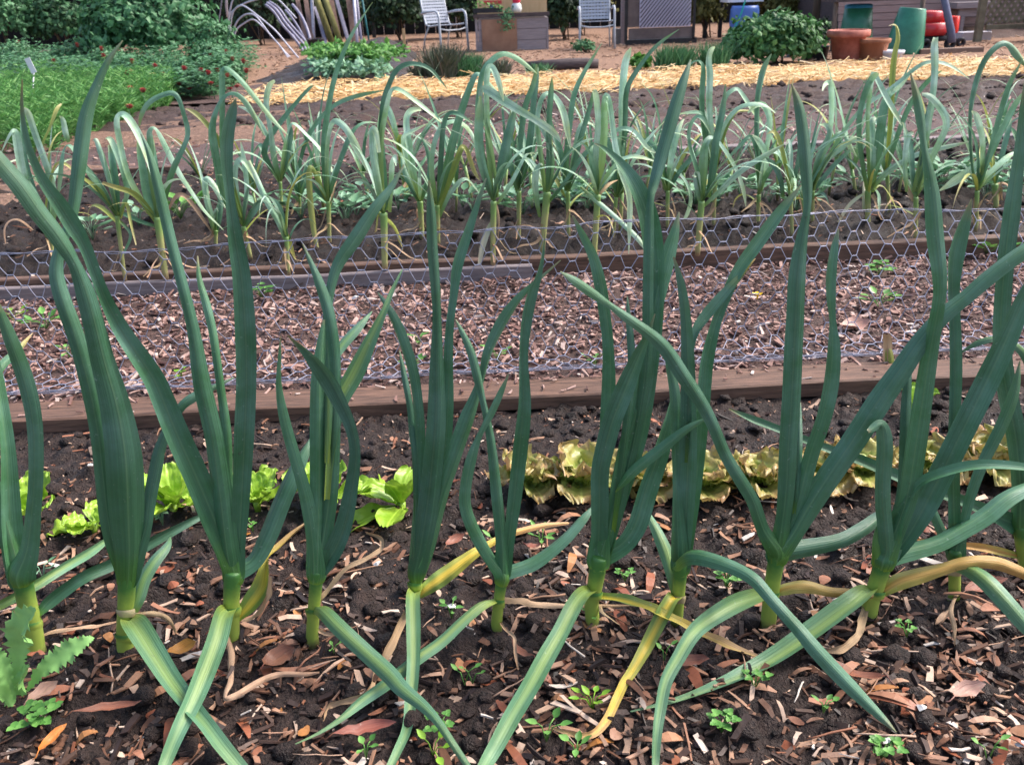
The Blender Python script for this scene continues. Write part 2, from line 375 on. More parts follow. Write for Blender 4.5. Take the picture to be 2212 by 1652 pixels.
def litter(name, m, n, fx, fz, dims, label, kind='stuff', tilt=.35, curl=.0, leafy=False):
    bm = bmesh.new(); c = 0; tries = 0
    while c < n and tries < n * 12:
        tries += 1
        r = fx()
        if r is None: continue
        x, y = r; L = rnd.uniform(*dims[0]) * rnd.choice((.5, .7, .9, 1, 1.2, 1.5)); W = min(L * .8, rnd.uniform(*dims[1])); H = rnd.uniform(*dims[2])
        chip(bm, x, y, fz(x, y) + H * .6 + rnd.uniform(0, dims[3]), L, W, H, rnd.uniform(-curl, curl), tilt, leafy); c += 1
    return tag(finish(name, bm, m, smooth=False), label, kind=kind)
def inbed():
    x = rnd.uniform(-1.7, 1.75); y = rnd.uniform(.8, YB - .02)
    k = (y - .8) / (YB - .8)
    p = max(.10, 1.05 - 1.35 * k) * max(.25, .5 + .95 * noise.noise((x * 4, y * 4, 20)) + .5 * noise.noise((x * 11, y * 11, 3)))
    return (x, y) if rnd.random() < p else None
litter('wood_chip_litter', CHIPS, 3300, inbed, hbed, ((.012, .05), (.004, .017), (.001, .003), .006), 'tan and brown wood chips scattered over the dark soil around the leeks', curl=.5)
anyb = lambda: (rnd.uniform(-1.7, 1.8), rnd.uniform(.85, YB - .01))
litter('bark_crumbs', CHIPS, 3600, anyb, hbed, ((.003, .012), (.002, .006), (.001, .003), .003), 'small bark crumbs in the dark soil')
litter('dark_debris', DARKCHIP, 3800, inbed, hbed, ((.008, .035), (.005, .015), (.002, .006), .006), 'dark wet clods and rotted bark among the chips', tilt=.6)
litter('dead_leaf_litter', RUST, 420, inbed, hbed, ((.03, .06), (.010, .019), (.0008, .0012), .008), 'rusty dead leaves lying on the soil between leeks', curl=.9, leafy=True)
litter('husk_litter', CHIPS, 650, inbed, hbed, ((.02, .045), (.006, .012), (.0008, .0012), .008), 'papery tan husks among the chips', curl=1.0, leafy=True)
def stick(bm, x, y, z, L, r):
    a = rnd.uniform(0, math.tau); b = rnd.uniform(-.15, .25); p = []
    for i in range(5):
        t = i / 4 - .5
        p.append(Vector((x + math.cos(a) * t * L + rnd.uniform(-1, 1) * L * .03, y + math.sin(a) * t * L, z + b * t * L + rnd.uniform(0, 1) * L * .04)))
    tube(bm, p, [r, r, r, r * .8, r * .4], 5)
bm = bmesh.new(); c = 0
while c < 420:
    q = inbed()
    if q: stick(bm, q[0], q[1], hbed(*q) + .006, rnd.uniform(.03, .1), rnd.uniform(.0008, .0022)); c += 1
tag(finish('twig_litter', bm, CHIPS), 'thin twigs and straws lying on the leek bed', kind='stuff')
def clods(name, m, n, fx, fz, size, label):
    bm = bmesh.new(); c = 0
    src = bmesh.new(); bmesh.ops.create_icosphere(src, subdivisions=2, radius=1); V = [v.co.copy() for v in src.verts]; F = [[v.index for v in f.verts] for f in src.faces]; src.free()
    while c < n:
        q = fx()
        if q is None: continue
        r = rnd.uniform(0, 1) ** 3 * (size[1] - size[0]) + size[0]; ph = rnd.uniform(0, 99); o = Vector((q[0], q[1], fz(*q) + r * .25)); sq = rnd.uniform(.5, .85)
        vs = [bm.verts.new(o + Vector((v.x, v.y * rnd.uniform(.97, 1.03), v.z * sq)) * r * (1 + .45 * noise.noise(v * 1.6 + Vector((ph, 0, 0))) + .22 * noise.noise(v * 4.5 + Vector((0, ph, 0))))) for v in V]
        for f in F: bm.faces.new([vs[i] for i in f])
        c += 1
    return tag(finish(name, bm, m), label, kind='stuff')
anybed = lambda: (rnd.uniform(-1.8, 1.9), rnd.uniform(.85, YB - .01))
clods('soil_clods', SOIL, 3200, anybed, hbed, (.0035, .021), 'crumbly clods of dark soil around the leeks')
clods('far_clods', TILL, 900, lambda: (rnd.uniform(-5, 6.5), rnd.uniform(YS0 - 1.5, YS0 + .05)), lambda x, y: .04, (.012, .045), 'clods on the tilled bed before the straw')
inpath = lambda: (rnd.uniform(-2.5, 2.7), rnd.uniform(YB + .11, YB2))
litter('path_wood_chips', PCHIPS, 10000, inpath, hpath, ((.010, .042), (.005, .021), (.002, .006), .008), 'brown and lilac wood chips covering the path under the netting', tilt=.5, curl=.3)
litter('path_crumbs', PCHIPS, 8000, inpath, hpath, ((.006, .014), (.004, .010), (.002, .005), .004), 'fine wood crumbs on the path', tilt=.5)
ingar = lambda: (rnd.uniform(-3, 3.4), rnd.uniform(YB2 + .08, YG1 - .05))
litter('board_top_chips', PCHIPS, 260, lambda: (rnd.uniform(-2.5, 2.7), YB + rnd.choice((rnd.uniform(.01, .11), rnd.uniform(.08, .12)))), lambda x, y: .036, ((.008, .03), (.004, .012), (.001, .003), .001), 'chips lying on the near edging board')
litter('garlic_bed_chips', CHIPS, 2000, ingar, hgar, ((.012, .045), (.005, .014), (.002, .004), .006), 'pale chips and husks on the dark garlic bed', curl=.4)
clods('garlic_bed_clods', SOILG, 900, ingar, hgar, (.007, .032), 'clods of soil in the garlic bed')
insoil = lambda: (rnd.uniform(-4, 6), rnd.uniform(YG1, YS0 + .1))
litter('bare_soil_crumbs', PCHIPS, 3500, insoil, lambda x, y: .02, ((.012, .05), (.008, .025), (.004, .012), .006), 'crumbs and bits of bark on the bare soil')
bm = bmesh.new()
for _ in range(9500):
    x = rnd.uniform(sx0, 8.5); y = rnd.uniform(YS0 - .12, YS1 + .08)
    if x < sx0 + .35 and rnd.random() < .6: continue
    L = rnd.uniform(.08, .26); a = rnd.gauss(0, .9); p = Vector((x, y, .06 + .05 * fbm(x * 1.6, y * 1.6, 8) + rnd.uniform(0, .03)))
    d = Vector((math.cos(a), math.sin(a), rnd.gauss(.05, .22))) * L / 2
    w = Vector((-math.sin(a), math.cos(a), rnd.uniform(-.5, .8))).normalized() * rnd.uniform(.003, .006)
    q = Vector((0, 0, rnd.uniform(0, .02)))
    v = [bm.verts.new(k) for k in (p - d - w, p - d + w, p + w + q, p + d * 1.0 + w, p + d - w, p - w + q)]
    bm.faces.new((v[0], v[1], v[2], v[5])); bm.faces.new((v[5], v[2], v[3], v[4]))
tag(finish('straw', bm, STRAW, smooth=False), 'golden straw mulch strewn in a strip across the garden', kind='stuff')
inm = lambda: (rnd.uniform(-6, 10), rnd.uniform(YS1, YM1 + 1.5))
litter('mulch_chips', islands('mulch_bits', ((0, (.17, .095, .06)), (.5, (.33, .20, .135)), (1, (.5, .35, .25))), .8), 4500, inm, lambda x, y: .015, ((.03, .09), (.015, .03), (.005, .012), .01), 'orange brown bark mulch on the far path')

# individually visible leaves and bits on the soil
def deadleaf(px, py, L, W, rz, label, m, curl=.35, name='dead_leaf'):
    P = gp(px, py, .018); t = thing(name, P, label, 'dead leaf', 'fallen leaves and bits on the leek bed')
    bm = bmesh.new(); n = 9; pts = []; w = []
    for i in range(n):
        s = i / (n - 1); pts.append(Vector(((s - .5) * L, .12 * L * math.sin(s * 3), .004 + curl * L * (s - .5) ** 2))); w.append(W * max(.04, math.sin(math.pi * min(1, s * 1.02)) ** .7))
    pts = [q + Vector((0, 0, .05 * L * noise.noise((i * .8, px, 1)))) for i, q in enumerate(pts)]; w = [q * (1 + .3 * noise.noise((i * 1.3, py, 5))) for i, q in enumerate(w)]
    ribbon(bm, pts, w, [Vector((0, -.2, 1))] * n, .5, .3, -.4, wav=.10)
    o = finish('blade', bm, m, t); o.rotation_euler = (0, 0, rz)
    bm = bmesh.new(); tube(bm, [Vector((-.5 * L, 0, .004 + curl * L * .25)), Vector((-.62 * L, .01 * L, .002)), Vector((-.7 * L, .05 * L, .001))], .0009, 5)
    o = finish('leaf_stalk', bm, m, t); o.rotation_euler = (0, 0, rz)
RL = leafmat('russet_dead_leaf', ((0, (.17, .06, .035)), (.5, (.25, .085, .045)), (1, (.18, .055, .035))), bl=.7, bloom=(.30, .17, .12), ribk=.3, rib=(.4, .2, .12), rough=.4, trans=.05)
OL = leafmat('orange_dead_leaf', ((0, (.45, .15, .02)), (1, (.55, .22, .04))), bl=.3, bloom=(.4, .2, .1), ribk=.2, rough=.45, trans=.05)
PL = leafmat('pinkish_dead_leaf', ((0, (.33, .18, .13)), (1, (.38, .21, .16))), bl=.6, bloom=(.5, .34, .28), ribk=.2, rough=.5, trans=.05)
for a in (
    (118, 1600, .055, .016, 1.2, 'bright orange narrow dead leaf near the bottom left corner', OL),
    (235, 1540, .10, .014, .1, 'long brown rolled dead leaf right of the jagged thistle', RL),
    (605, 1425, .055, .04, .7, 'crumpled russet dead leaf below the dry curling strip', RL),
    (395, 1405, .045, .028, .5, 'yellow tan dead leaf beside the crossed drooping leek leaves', OL),
    (1130, 1405, .055, .015, 2.2, 'reddish brown pointed dead leaf under the split leek', RL),
    (1490, 1436, .062, .022, .05, 'russet almond shaped dead leaf between two arching leek leaves', RL),
    (2095, 1500, .062, .024, .35, 'pinkish brown dead leaf lying flat at lower right', PL),
    (1850, 1448, .085, .026, 2.5, 'large mauve brown dead leaf beside the pointed leek leaf', RL),
    (2130, 1275, .095, .026, .3, 'rust coloured dead leaf behind the drooping leek at right', RL),
    (985, 1172, .05, .02, .8, 'dark red dead leaf between two leeks in the middle of the row', RL),
    (1150, 1178, .04, .018, 2.9, 'small red leaf scrap beside a seedling near the middle leek', RL),
    (1205, 1385, .055, .022, 1.3, 'pale tan dead leaf left of the twisted drooping leek leaf', PL),
    (95, 1500, .05, .024, .9, 'salmon coloured dead leaf left of the jagged thistle', PL),
    (790, 1585, .09, .02, .15, 'broad reddish bark strip at the bottom left of centre', RL),
    (1850, 705, .10, .055, .3, 'pink papery dead leaf lying on the path under the netting', PL),
): deadleaf(*a)
def bit(px, py, s, label, col, z=.02, cat='flake'):
    P = gp(px, py, z); t = thing('white_flake', P, label, cat, 'white flakes on the soil')
    bm = bmesh.new()
    ring = [bm.verts.new((s * math.cos(k * .785) * rnd.uniform(.7, 1.2), s * .6 * math.sin(k * .785) * rnd.uniform(.7, 1.2), rnd.uniform(0, .3) * s)) for k in range(8)]
    c = bm.verts.new((0, 0, s * .5)); c2 = bm.verts.new((0, 0, -s * .2))
    for k in range(8): bm.faces.new((ring[k], ring[(k+1) % 8], c)); bm.faces.new((ring[(k+1) % 8], ring[k], c2))
    finish('flake', bm, col, t, smooth=False); t.rotation_euler = (rnd.uniform(-.6, .2), rnd.uniform(-.4, .4), rnd.uniform(0, 6))
FLK = noisy('white_shell', (.62, .58, .55), (.85, .83, .8), 60, .5)
for px, py, s, l in ((975, 1310, .011, 'white shell flake beside the seedling right of the fifth leek'), (815, 1217, .008, 'white flake right of the dry curling leek strip'),
    (2208, 1607, .010, 'small white chip at the lower right corner'), (1992, 1530, .013, 'cream seed husk lying left of the lower right dead leaf'), (742, 1360, .006, 'tiny white chip between two crossed leek leaves'),
    (1915, 1600, .008, 'white bit stuck on a chip below the pointed leek leaf'), (768, 643, .014, 'white scrap on the path behind the netting, left of the middle'), (195, 1005, .010, 'pale sliver on the soil above the left lettuces')): bit(px, py, s, l, FLK)
# ------------------------------------------------------------------ leeks
def parse(s): return [tuple(float(v) for v in a.split(',')) for a in s.split()]
def leafpts(raw, Y, mode, dy, zmin=.014, n=6, power=1.5, wmin=0):
    """traced blade -> points in the garden: upright blades stay near the plant's own plane, drooping ones run down to the soil"""
    P = cr(raw, n); m = len(P); out = []; W = []
    if mode == 'G':
        e = gp(P[-1][0], P[-1][1], zmin)
        Ye = e.y
    for i, (x, y, w) in enumerate(P):
        s = i / (m - 1)
        yy = (Y + (Ye - Y) * s ** .9) if mode == 'G' else Y + dy * s ** power
        q = pp(x, y, yy)
        if q.z < zmin: q = gp(x, y, zmin + .004 * math.sin(i * .7) ** 2)
        out.append(q); W.append(max(w, wmin) * mpp(q))
    return out, W
def smoothpts(p):
    for _ in range(2): p = [p[0]] + [(a + b * 2 + c) / 4 for a, b, c in zip(p, p[1:], p[2:])] + [p[-1]]
    return p
def blade(root, raw, Y, mode='U', dy=0.0, sty='g', upk=0.0, fold=None, tw=None, name='leaf', label=None, n=6, wav=0.0, wrap=0.0, wk=1.0):
    pts, W = leafpts(raw, Y, mode, dy, n=n)
    pts = smoothpts(pts); m_ = len(W); W = [w * wk * (min(1, .72 + 2.2 * i / m_) if wrap else 1) for i, w in enumerate(W)]
    Ns = []
    for p in pts:
        v = (CAM - p).normalized()
        N = v * (1 - upk) + Vector((0, 0, 1)) * upk
        Ns.append(N)
    if fold is None: fold = rnd.choice((1, 1, -1, -1, -1)) * rnd.uniform(.5, .85)
    if tw is None: a = rnd.uniform(-.45, .45); tw = (a, a + rnd.uniform(-.5, .5))
    bm = bmesh.new(); ribbon(bm, local(root, pts), W, Ns, fold, tw[0], tw[1], wrap=wrap, wav=wav)
    o = finish(name, bm, STY[sty], root)
    if label: o['label'] = label
    return o
def shaft(root, raw, Y, m, sides=14, name='stem'):
    bm = bmesh.new(); P = cr(raw, 5); pts = []; rad = []
    for x, y, w in P:
        q = pp(x, y, Y); pts.append(q); rad.append(w * .5 * mpp(q))
    pts[0] = Vector((pts[0].x, pts[0].y, pts[0].z - .02))
    tube(bm, local(root, pts), rad, sides)
    return finish(name, bm, m, root)
def collar(root, x, y, w, Y):
    q = pp(x, y, Y); r = w * .5 * mpp(q); bm = bmesh.new()
    c = local(root, [q])[0]; rings = []
    for k, (rr, dz) in enumerate(((1.0, -.010), (1.10, -.004), (1.13, .002), (1.05, .005))):
        rings.append([bm.verts.new(c + Vector((math.cos(a) * r * rr, math.sin(a) * r * rr, dz + .006 * math.cos(a + 1.8)))) for a in [j * math.tau / 14 for j in range(14)]])
    for a, b in zip(rings, rings[1:]):
        for j in range(14): bm.faces.new((a[j], a[(j+1) % 14], b[(j+1) % 14], b[j]))
    finish('sheath_collar', bm, SHEATH if rnd.random() < .3 else STEM, root)

LE = {}
def leek(key, base, stem, label, leaves, collars=()):
    B = gp(base[0], base[1], .012)
    t = thing('leek_plant', B, label, 'leek', 'leeks in the front row'); Y = B.y; LE[key] = t
    s0, s1 = stem[-2], stem[-1]; stem = tuple(stem) + ((s1[0] * 1.2 - s0[0] * .2, s1[1] - 8, s1[2] * .7),)
    shaft(t, stem, Y, STEM)
    for c in collars: collar(t, *c, Y)
    for L in leaves:
        sty, mode, dy, s = L[:4]; kw = L[4] if len(L) > 4 else {}
        nm = {'d': 'dry_leaf'}.get(sty, 'leaf')
        lab = {'d': 'dry tan withered leaf', 'y': 'yellowing leaf', 'o': 'orange yellow dying leaf', 't': 'green leaf with yellow tip'}.get(sty)
        up = kw.pop('upk', {'G': .45}.get(mode, .12))
        if sty in 'gt' and mode == 'U': kw['wk'] = .88
        if sty == 'd' and 'tw' not in kw: kw['tw'] = (rnd.uniform(-.9, .9), rnd.uniform(-1.6, 1.6)); kw['wav'] = .16
        if sty in 'yo' and 'tw' not in kw: kw['tw'] = (rnd.uniform(-.3, .3), rnd.uniform(-.9, .9)); kw['wav'] = .08
        if sty in 'gt' and mode == 'U': kw['wrap'] = .9 if dy <= .045 else -.5
        raw = parse(s)
        if sty in 'gt' and mode == 'U' and abs(raw[0][0] - s1[0]) < 26 and abs(raw[0][1] - s1[1]) < 60:
            f = 1.12 if dy <= .045 else .9
            raw = [(s1[0] + (s0[0] - s1[0]) * .30, s1[1] + 16, s1[2] * f / .66), ((s1[0] * 2 + raw[0][0]) / 3, min(s1[1] - 2, raw[0][1]), s1[2] * f / .68)] + [p for p in raw[1:] if p[1] < s1[1] - 14]
        blade(t, raw, Y, mode, dy, sty, up, name=nm, label=lab, **kw)

leek('A', (72, 1392), ((74, 1400, 44), (68, 1350, 42), (56, 1290, 40), (46, 1240, 42)), 'leek at the left edge with two tall leaves beside the jagged thistle', [
 ('g', 'U', .10, '40,1262,38 28,1150,48 22,1050,40 17,960,32 6,880,28 -6,800,22 -14,740,8'),
 ('t', 'U', .20, '30,1240,14 -20,1000,18 -30,860,18 0,795,20 30,765,18 70,720,3'),
 ('g', 'U', -.03, '52,1262,42 64,1190,46 72,1110,36 78,1020,34 75,915,36 58,830,38 31,752,34 6,690,24 -12,640,5'),
 ('g', 'U', .22, '82,1328,18 110,1298,30 180,1247,28 250,1216,28 340,1165,24 430,1118,14 470,1100,3'),
 ('p', 'U', .25, '-20,1318,18 65,1272,20 140,1225,20 200,1190,18 248,1153,6'),
 ('d', 'G', 0, '72,1385,9 110,1365,9 180,1355,10 220,1350,8 252,1342,4')], ((66, 1345, 42),))
leek('B', (270, 1398), ((272, 1404, 36), (270, 1370, 36), (272, 1310, 35), (275, 1245, 37)), 'broadest leek, its wide dark leaf twisting to a tip on the left', [
 ('g', 'U', .10, '268,1255,30 250,1180,44 235,1109,46 216,945,42 193,829,42 166,732,40 138,655,38 122,597,34 125,555,28 140,510,22 155,469,24 162,427,28 173,341,34 185,256,32 205,195,22 232,135,14 265,88,3', dict(tw=(.3, -.2))),
 ('g', 'U', .05, '270,1255,30 258,1180,34 240,1080,32 222,960,26 205,860,16 195,790,5'),
 ('g', 'U', .09, '300,1245,22 315,1150,26 322,1090,30 336,1014,32 350,955,26 386,885,22 420,857,24 463,836,14 505,816,4', dict(upk=.4)),
 ('g', 'U', -.05, '277,1262,37 277,1185,66 274,1109,80 270,1020,86 262,945,80 245,860,68 222,780,56 205,710,50 188,645,46 172,598,36 158,565,30 140,536,38 114,498,42 85,462,44 43,402,46 0,352,42 -40,300,30', dict(tw=(-.1, -.35))),
 ('p', 'G', 0, '276,1330,30 290,1342,52 328,1402,50 370,1468,44 410,1520,38 444,1560,34 482,1611,34 540,1680,28', dict(tw=(.1, .2))),
 ('p', 'U', .12, '288,1318,22 300,1290,28 312,1250,28 335,1212,26 360,1182,18 368,1160,4'),
 ('d', 'G', 0, '285,1332,7 310,1326,9 340,1326,9 365,1338,8 380,1366,4')], ((271, 1372, 37), (274, 1318, 37)))
leek('C', (500, 1372), ((500, 1378, 34), (500, 1330, 35), (500, 1290, 35), (503, 1240, 37)), 'leek with a long leaf sweeping up left across its neighbour', [
 ('g', 'U', .10, '500,1235,20 494,1100,24 490,945,24 478,848,20 466,760,20 459,713,20 445,655,20 430,600,12 427,553,3'),
 ('g', 'U', .02, '508,1245,30 514,1180,36 519,1109,40 527,945,48 532,829,48 530,713,50 522,597,44 508,512,36 497,427,22 489,341,30 493,284,30 502,242,22 509,214,4', dict(tw=(.15, -.2))),
 ('g', 'U', .06, '500,1250,34 492,1160,46 480,1060,48 463,945,44 436,829,42 418,713,30 390,600,26 367,512,26 341,400,24 322,330,14 305,290,4'),
 ('g', 'U', .14, '512,1272,26 530,1240,38 548,1215,42 579,1159,46 610,1082,44 640,1015,38 665,965,20 675,940,4'),
 ('g', 'U', -.06, '512,1252,36 488,1180,60 459,1109,64 425,1030,60 386,945,58 355,870,54 328,810,50 270,725,42 240,670,34 216,617,28 185,534,30 159,489,40 128,440,36 94,392,26 70,340,18 55,290,14 47,230,8 48,172,3', dict(tw=(-.1, .2))),
 ('p', 'G', 0, '498,1308,28 484,1325,38 470,1379,42 444,1449,42 417,1514,38 386,1576,32 352,1660,24 335,1710,10'),
 ('y', 'U', .12, '512,1337,16 540,1302,38 562,1268,38 570,1225,20 575,1200,14 602,1177,14 630,1150,12 665,1125,5', dict(tw=(0, 1.2))),
 ('d', 'G', 0, '488,1370,12 500,1418,14 497,1472,14 486,1508,10 520,1496,12 559,1472,12 602,1456,11 656,1456,9 690,1452,4'),
 ('d', 'G', 0, '585,1242,9 584,1272,14 575,1302,14 552,1333,12 520,1341,6')], ((500, 1315, 37),))
leek('D', (675, 1372), ((674, 1378, 27), (676, 1340, 27), (680, 1290, 27), (684, 1238, 30)), 'leek with a dark leaf bent like a hook in front of lime lettuces', [
 ('g', 'U', .12, '692,1230,20 705,1100,26 712,950,26 708,800,22 706,700,20 714,625,22 731,569,28 768,515,34 812,447,26 845,405,16 873,356,3'),
 ('p', 'U', .12, '706,1000,10 710,900,16 712,800,18 733,755,22 772,710,20 803,673,3'),
 ('p', 'U', .09, '706,1080,12 712,1000,16 722,920,26 738,860,34 768,805,38 802,732,26 829,674,14 847,628,9 869,582,3'),
 ('g', 'U', .06, '690,1235,28 702,1150,38 714,1060,38 721,945,32 725,829,26 722,752,28 710,674,28 692,617,24 675,575,14 654,527,3'),
 ('g', 'U', .03, '684,1240,28 685,1150,40 687,1060,40 687,945,40 687,829,36 693,750,24 700,690,6'),
 ('g', 'U', .0, '680,1245,26 678,1170,36 669,1105,36 653,1041,30 632,970,28 612,895,24 602,830,14 604,770,8 606,726,2'),
 ('g', 'U', -.06, '686,1248,30 703,1215,44 722,1185,46 742,1135,42 755,1075,36 767,985,28 758,925,28 735,873,34 713,832,40 690,798,34 660,762,18 622,725,3', dict(tw=(-.2, .7))),
 ('p', 'G', 0, '683,1316,20 700,1322,30 733,1356,34 791,1410,34 840,1455,36 868,1487,32 914,1524,24 945,1557,18 976,1603,16 1015,1660,13'),
 ('d', 'U', .10, '690,1300,8 696,1288,10 714,1267,10 745,1229,10 791,1206,10 822,1186,9 823,1163,7 790,1150,4'),
 ('d', 'G', 0, '676,1352,6 702,1368,7 727,1370,4')], ((676, 1320, 29),))
leek('E', (892, 1330), ((890, 1334, 26), (893, 1300, 27), (897, 1265, 27), (900, 1235, 30)), 'straight leek whose spotted leaf hangs forward over crossed leaves', [
 ('g', 'U', .10, '910,1240,24 935,1120,36 955,1000,38 965,880,34 968,780,24 972,700,20 980,640,20 988,575,26 1007,515,24 1026,457,16 1050,385,3'),
 ('g', 'U', .06, '898,1235,18 902,1100,22 907,1000,24 907,930,26 902,860,24 890,790,26 864,713,24 838,663,16 816,632,3'),
 ('g', 'U', .08, '898,1150,10 897,1000,14 891,940,16 886,880,16 873,810,14 863,757,3'),
 ('g', 'U', .02, '905,1245,24 925,1170,40 950,1070,40 980,983,38 1007,906,36 1026,856,24 1041,810,16 1054,757,22 1084,694,26 1119,644,18 1160,607,10 1211,562,3', dict(tw=(.1, -1.0))),
 ('g', 'U', -.03, '899,1245,30 908,1200,44 923,1109,52 933,1022,50 943,906,46 943,790,34 944,690,22 940,611,24 934,534,26 931,457,22 926,390,3', dict(tw=(.2, -.1))),
 ('p', 'G', 0, '898,1270,26 892,1288,30 893,1352,31 893,1429,28 887,1507,26 880,1570,22 860,1618,20 830,1680,15'),
 ('y', 'U', .16, '905,1285,18 925,1268,30 950,1250,36 984,1225,32 1020,1198,24 1053,1177,16 1090,1158,14 1130,1145,14 1180,1134,12 1228,1130,6'),
 ('d', 'G', 0, '878,1322,12 856,1372,16 833,1418,15 812,1456,12 800,1490,9 768,1510,12 721,1520,12 706,1533,9 700,1556,4')], ((896, 1262, 29),))
leek('F', (1074, 1346), ((1072, 1350, 24), (1076, 1310, 24), (1080, 1280, 24), (1085, 1243, 26)), 'slim leek spreading in a V, one leaf bowed out left', [
 ('g', 'U', .04, '1084,1245,20 1083,1170,28 1072,1060,28 1062,964,22 1052,906,18 1043,867,16 1030,810,22 1018,763,20 1000,721,14 984,690,3'),
 ('g', 'U', .02, '1088,1245,20 1098,1180,28 1112,1075,34 1127,945,36 1134,867,30 1131,771,22 1138,694,26 1150,636,24 1164,597,14 1173,553,7 1177,500,2', dict(tw=(0, -.7))),
 ('g', 'U', -.03, '1084,1250,22 1062,1213,30 1030,1159,32 1006,1100,30 1006,1050,28 1018,991,26 1036,940,14 1060,895,18 1080,852,16 1099,808,3', dict(tw=(-.5, .4))),
 ('g', 'U', .10, '1090,1268,14 1115,1245,30 1146,1221,36 1192,1190,32 1230,1156,28 1262,1118,22 1285,1090,4'),
 ('p', 'G', 0, '1070,1297,18 1041,1308,24 999,1343,26 953,1387,28 899,1425,30 837,1476,30 783,1514,26 741,1549,16 690,1582,8 638,1606,3'),
 ('d', 'G', 0, '1088,1296,14 1126,1298,16 1161,1306,14 1230,1308,9 1300,1308,7 1360,1308,4'),
 ('d', 'G', 0, '1080,1341,5 1092,1360,6 1111,1375,7 1113,1410,7 1120,1445,4')], ((1077, 1300, 26),))
leek('G', (1280, 1332), ((1280, 1338, 30), (1278, 1300, 32), (1286, 1260, 34), (1294, 1208, 38)), 'leek with one leaf folded over high up into the garlic', [
 ('g', 'U', .14, '1310,1200,20 1360,1000,26 1395,800,28 1400,600,26 1402,500,24 1405,430,18 1412,400,24 1425,350,30 1445,280,32 1462,220,30 1480,165,18 1492,130,4', dict(tw=(0, .3))),
 ('g', 'U', .10, '1312,1195,20 1345,1080,24 1385,950,26 1405,830,28 1414,700,40 1415,600,46 1410,520,50 1396,449,46 1369,390,36 1339,350,22 1305,320,12 1284,310,3', dict(tw=(.2, -.3), upk=.25)),
 ('g', 'U', .07, '1298,1215,24 1318,1130,28 1335,1040,32 1358,945,38 1385,860,44 1402,752,42 1412,675,40 1425,617,42 1440,560,40 1455,510,26 1467,458,3', dict(tw=(-.1, .3))),
 ('g', 'U', .05, '1325,1150,14 1350,950,20 1364,800,20 1362,732,18 1358,690,14 1355,640,3'),
 ('g', 'U', .03, '1292,1218,22 1300,1100,28 1306,980,30 1312,887,34 1315,829,34 1314,752,28 1308,694,28 1297,617,30 1281,554,24 1258,507,16 1237,466,3'),
 ('g', 'U', .06, '1300,1240,22 1320,1212,34 1345,1180,42 1377,1135,46 1400,1060,46 1427,983,40 1443,925,30 1450,880,14 1455,840,3'),
 ('g', 'U', -.05, '1292,1222,36 1295,1160,42 1296,1080,44 1296,1020,44 1306,970,46 1323,906,48 1354,829,46 1380,767,30 1400,720,14 1415,678,3', dict(tw=(-.3, .3))),
 ('g', 'U', -.03, '1330,1062,4 1352,1035,22 1377,1010,26 1435,964,24 1485,925,16 1532,901,3', dict(upk=.4)),
 ('p', 'G', 0, '1282,1268,26 1260,1279,32 1238,1310,36 1211,1364,36 1180,1418,39 1146,1480,38 1107,1545,37 1076,1603,34 1040,1665,26 1022,1700,8'),
 ('y', 'G', 0, '1288,1285,16 1339,1290,24 1396,1306,24 1454,1333,22 1513,1364,22 1575,1391,22 1642,1419,8'),
 ('d', 'G', 0, '1296,1306,6 1303,1325,7 1338,1350,4')], ((1283, 1282, 35),))
leek('H', (1463, 1332), ((1462, 1336, 26), (1464, 1300, 28), (1467, 1260, 29), (1470, 1222, 32)), 'leek with an arched leaf bowing down to the right in front', [
 ('g', 'U', .10, '1478,1230,22 1490,1150,26 1502,1060,28 1513,964,28 1520,867,32 1526,790,32 1538,732,28 1553,680,24 1590,592,28 1636,526,32 1686,457,26 1731,400,3'),
 ('t', 'U', .08, '1482,1000,10 1488,900,12 1490,780,14 1500,720,20 1524,682,28 1559,640,26 1598,597,14 1632,558,3'),
 ('g', 'U', .05, '1466,1190,14 1462,1050,20 1460,930,26 1458,850,26 1446,790,18 1438,750,3'),
 ('g', 'U', .0, '1470,1240,28 1476,1180,38 1482,1060,46 1486,964,44 1487,867,38 1486,790,34 1482,694,26 1472,617,20 1455,555,4', dict(tw=(.25, 0))),
 ('p', 'U', .14, '1458,1290,12 1450,1240,24 1440,1198,30 1420,1150,24 1398,1108,12 1388,1085,3'),
 ('g', 'G', 0, '1464,1232,24 1475,1212,34 1500,1203,38 1540,1211,36 1590,1229,32 1629,1252,30 1660,1287,28 1694,1325,28 1729,1364,30 1764,1406,34 1822,1468,34 1872,1518,26 1910,1555,16 1936,1581,3', dict(upk=.3, tw=(.3, -.1))),
 ('y', 'G', 0, '1464,1283,26 1450,1293,30 1424,1341,32 1393,1402,28 1366,1449,22 1348,1475,20 1330,1514,19 1308,1559,18 1277,1587,14 1238,1585,11 1184,1569,3')], ((1464, 1290, 31),))
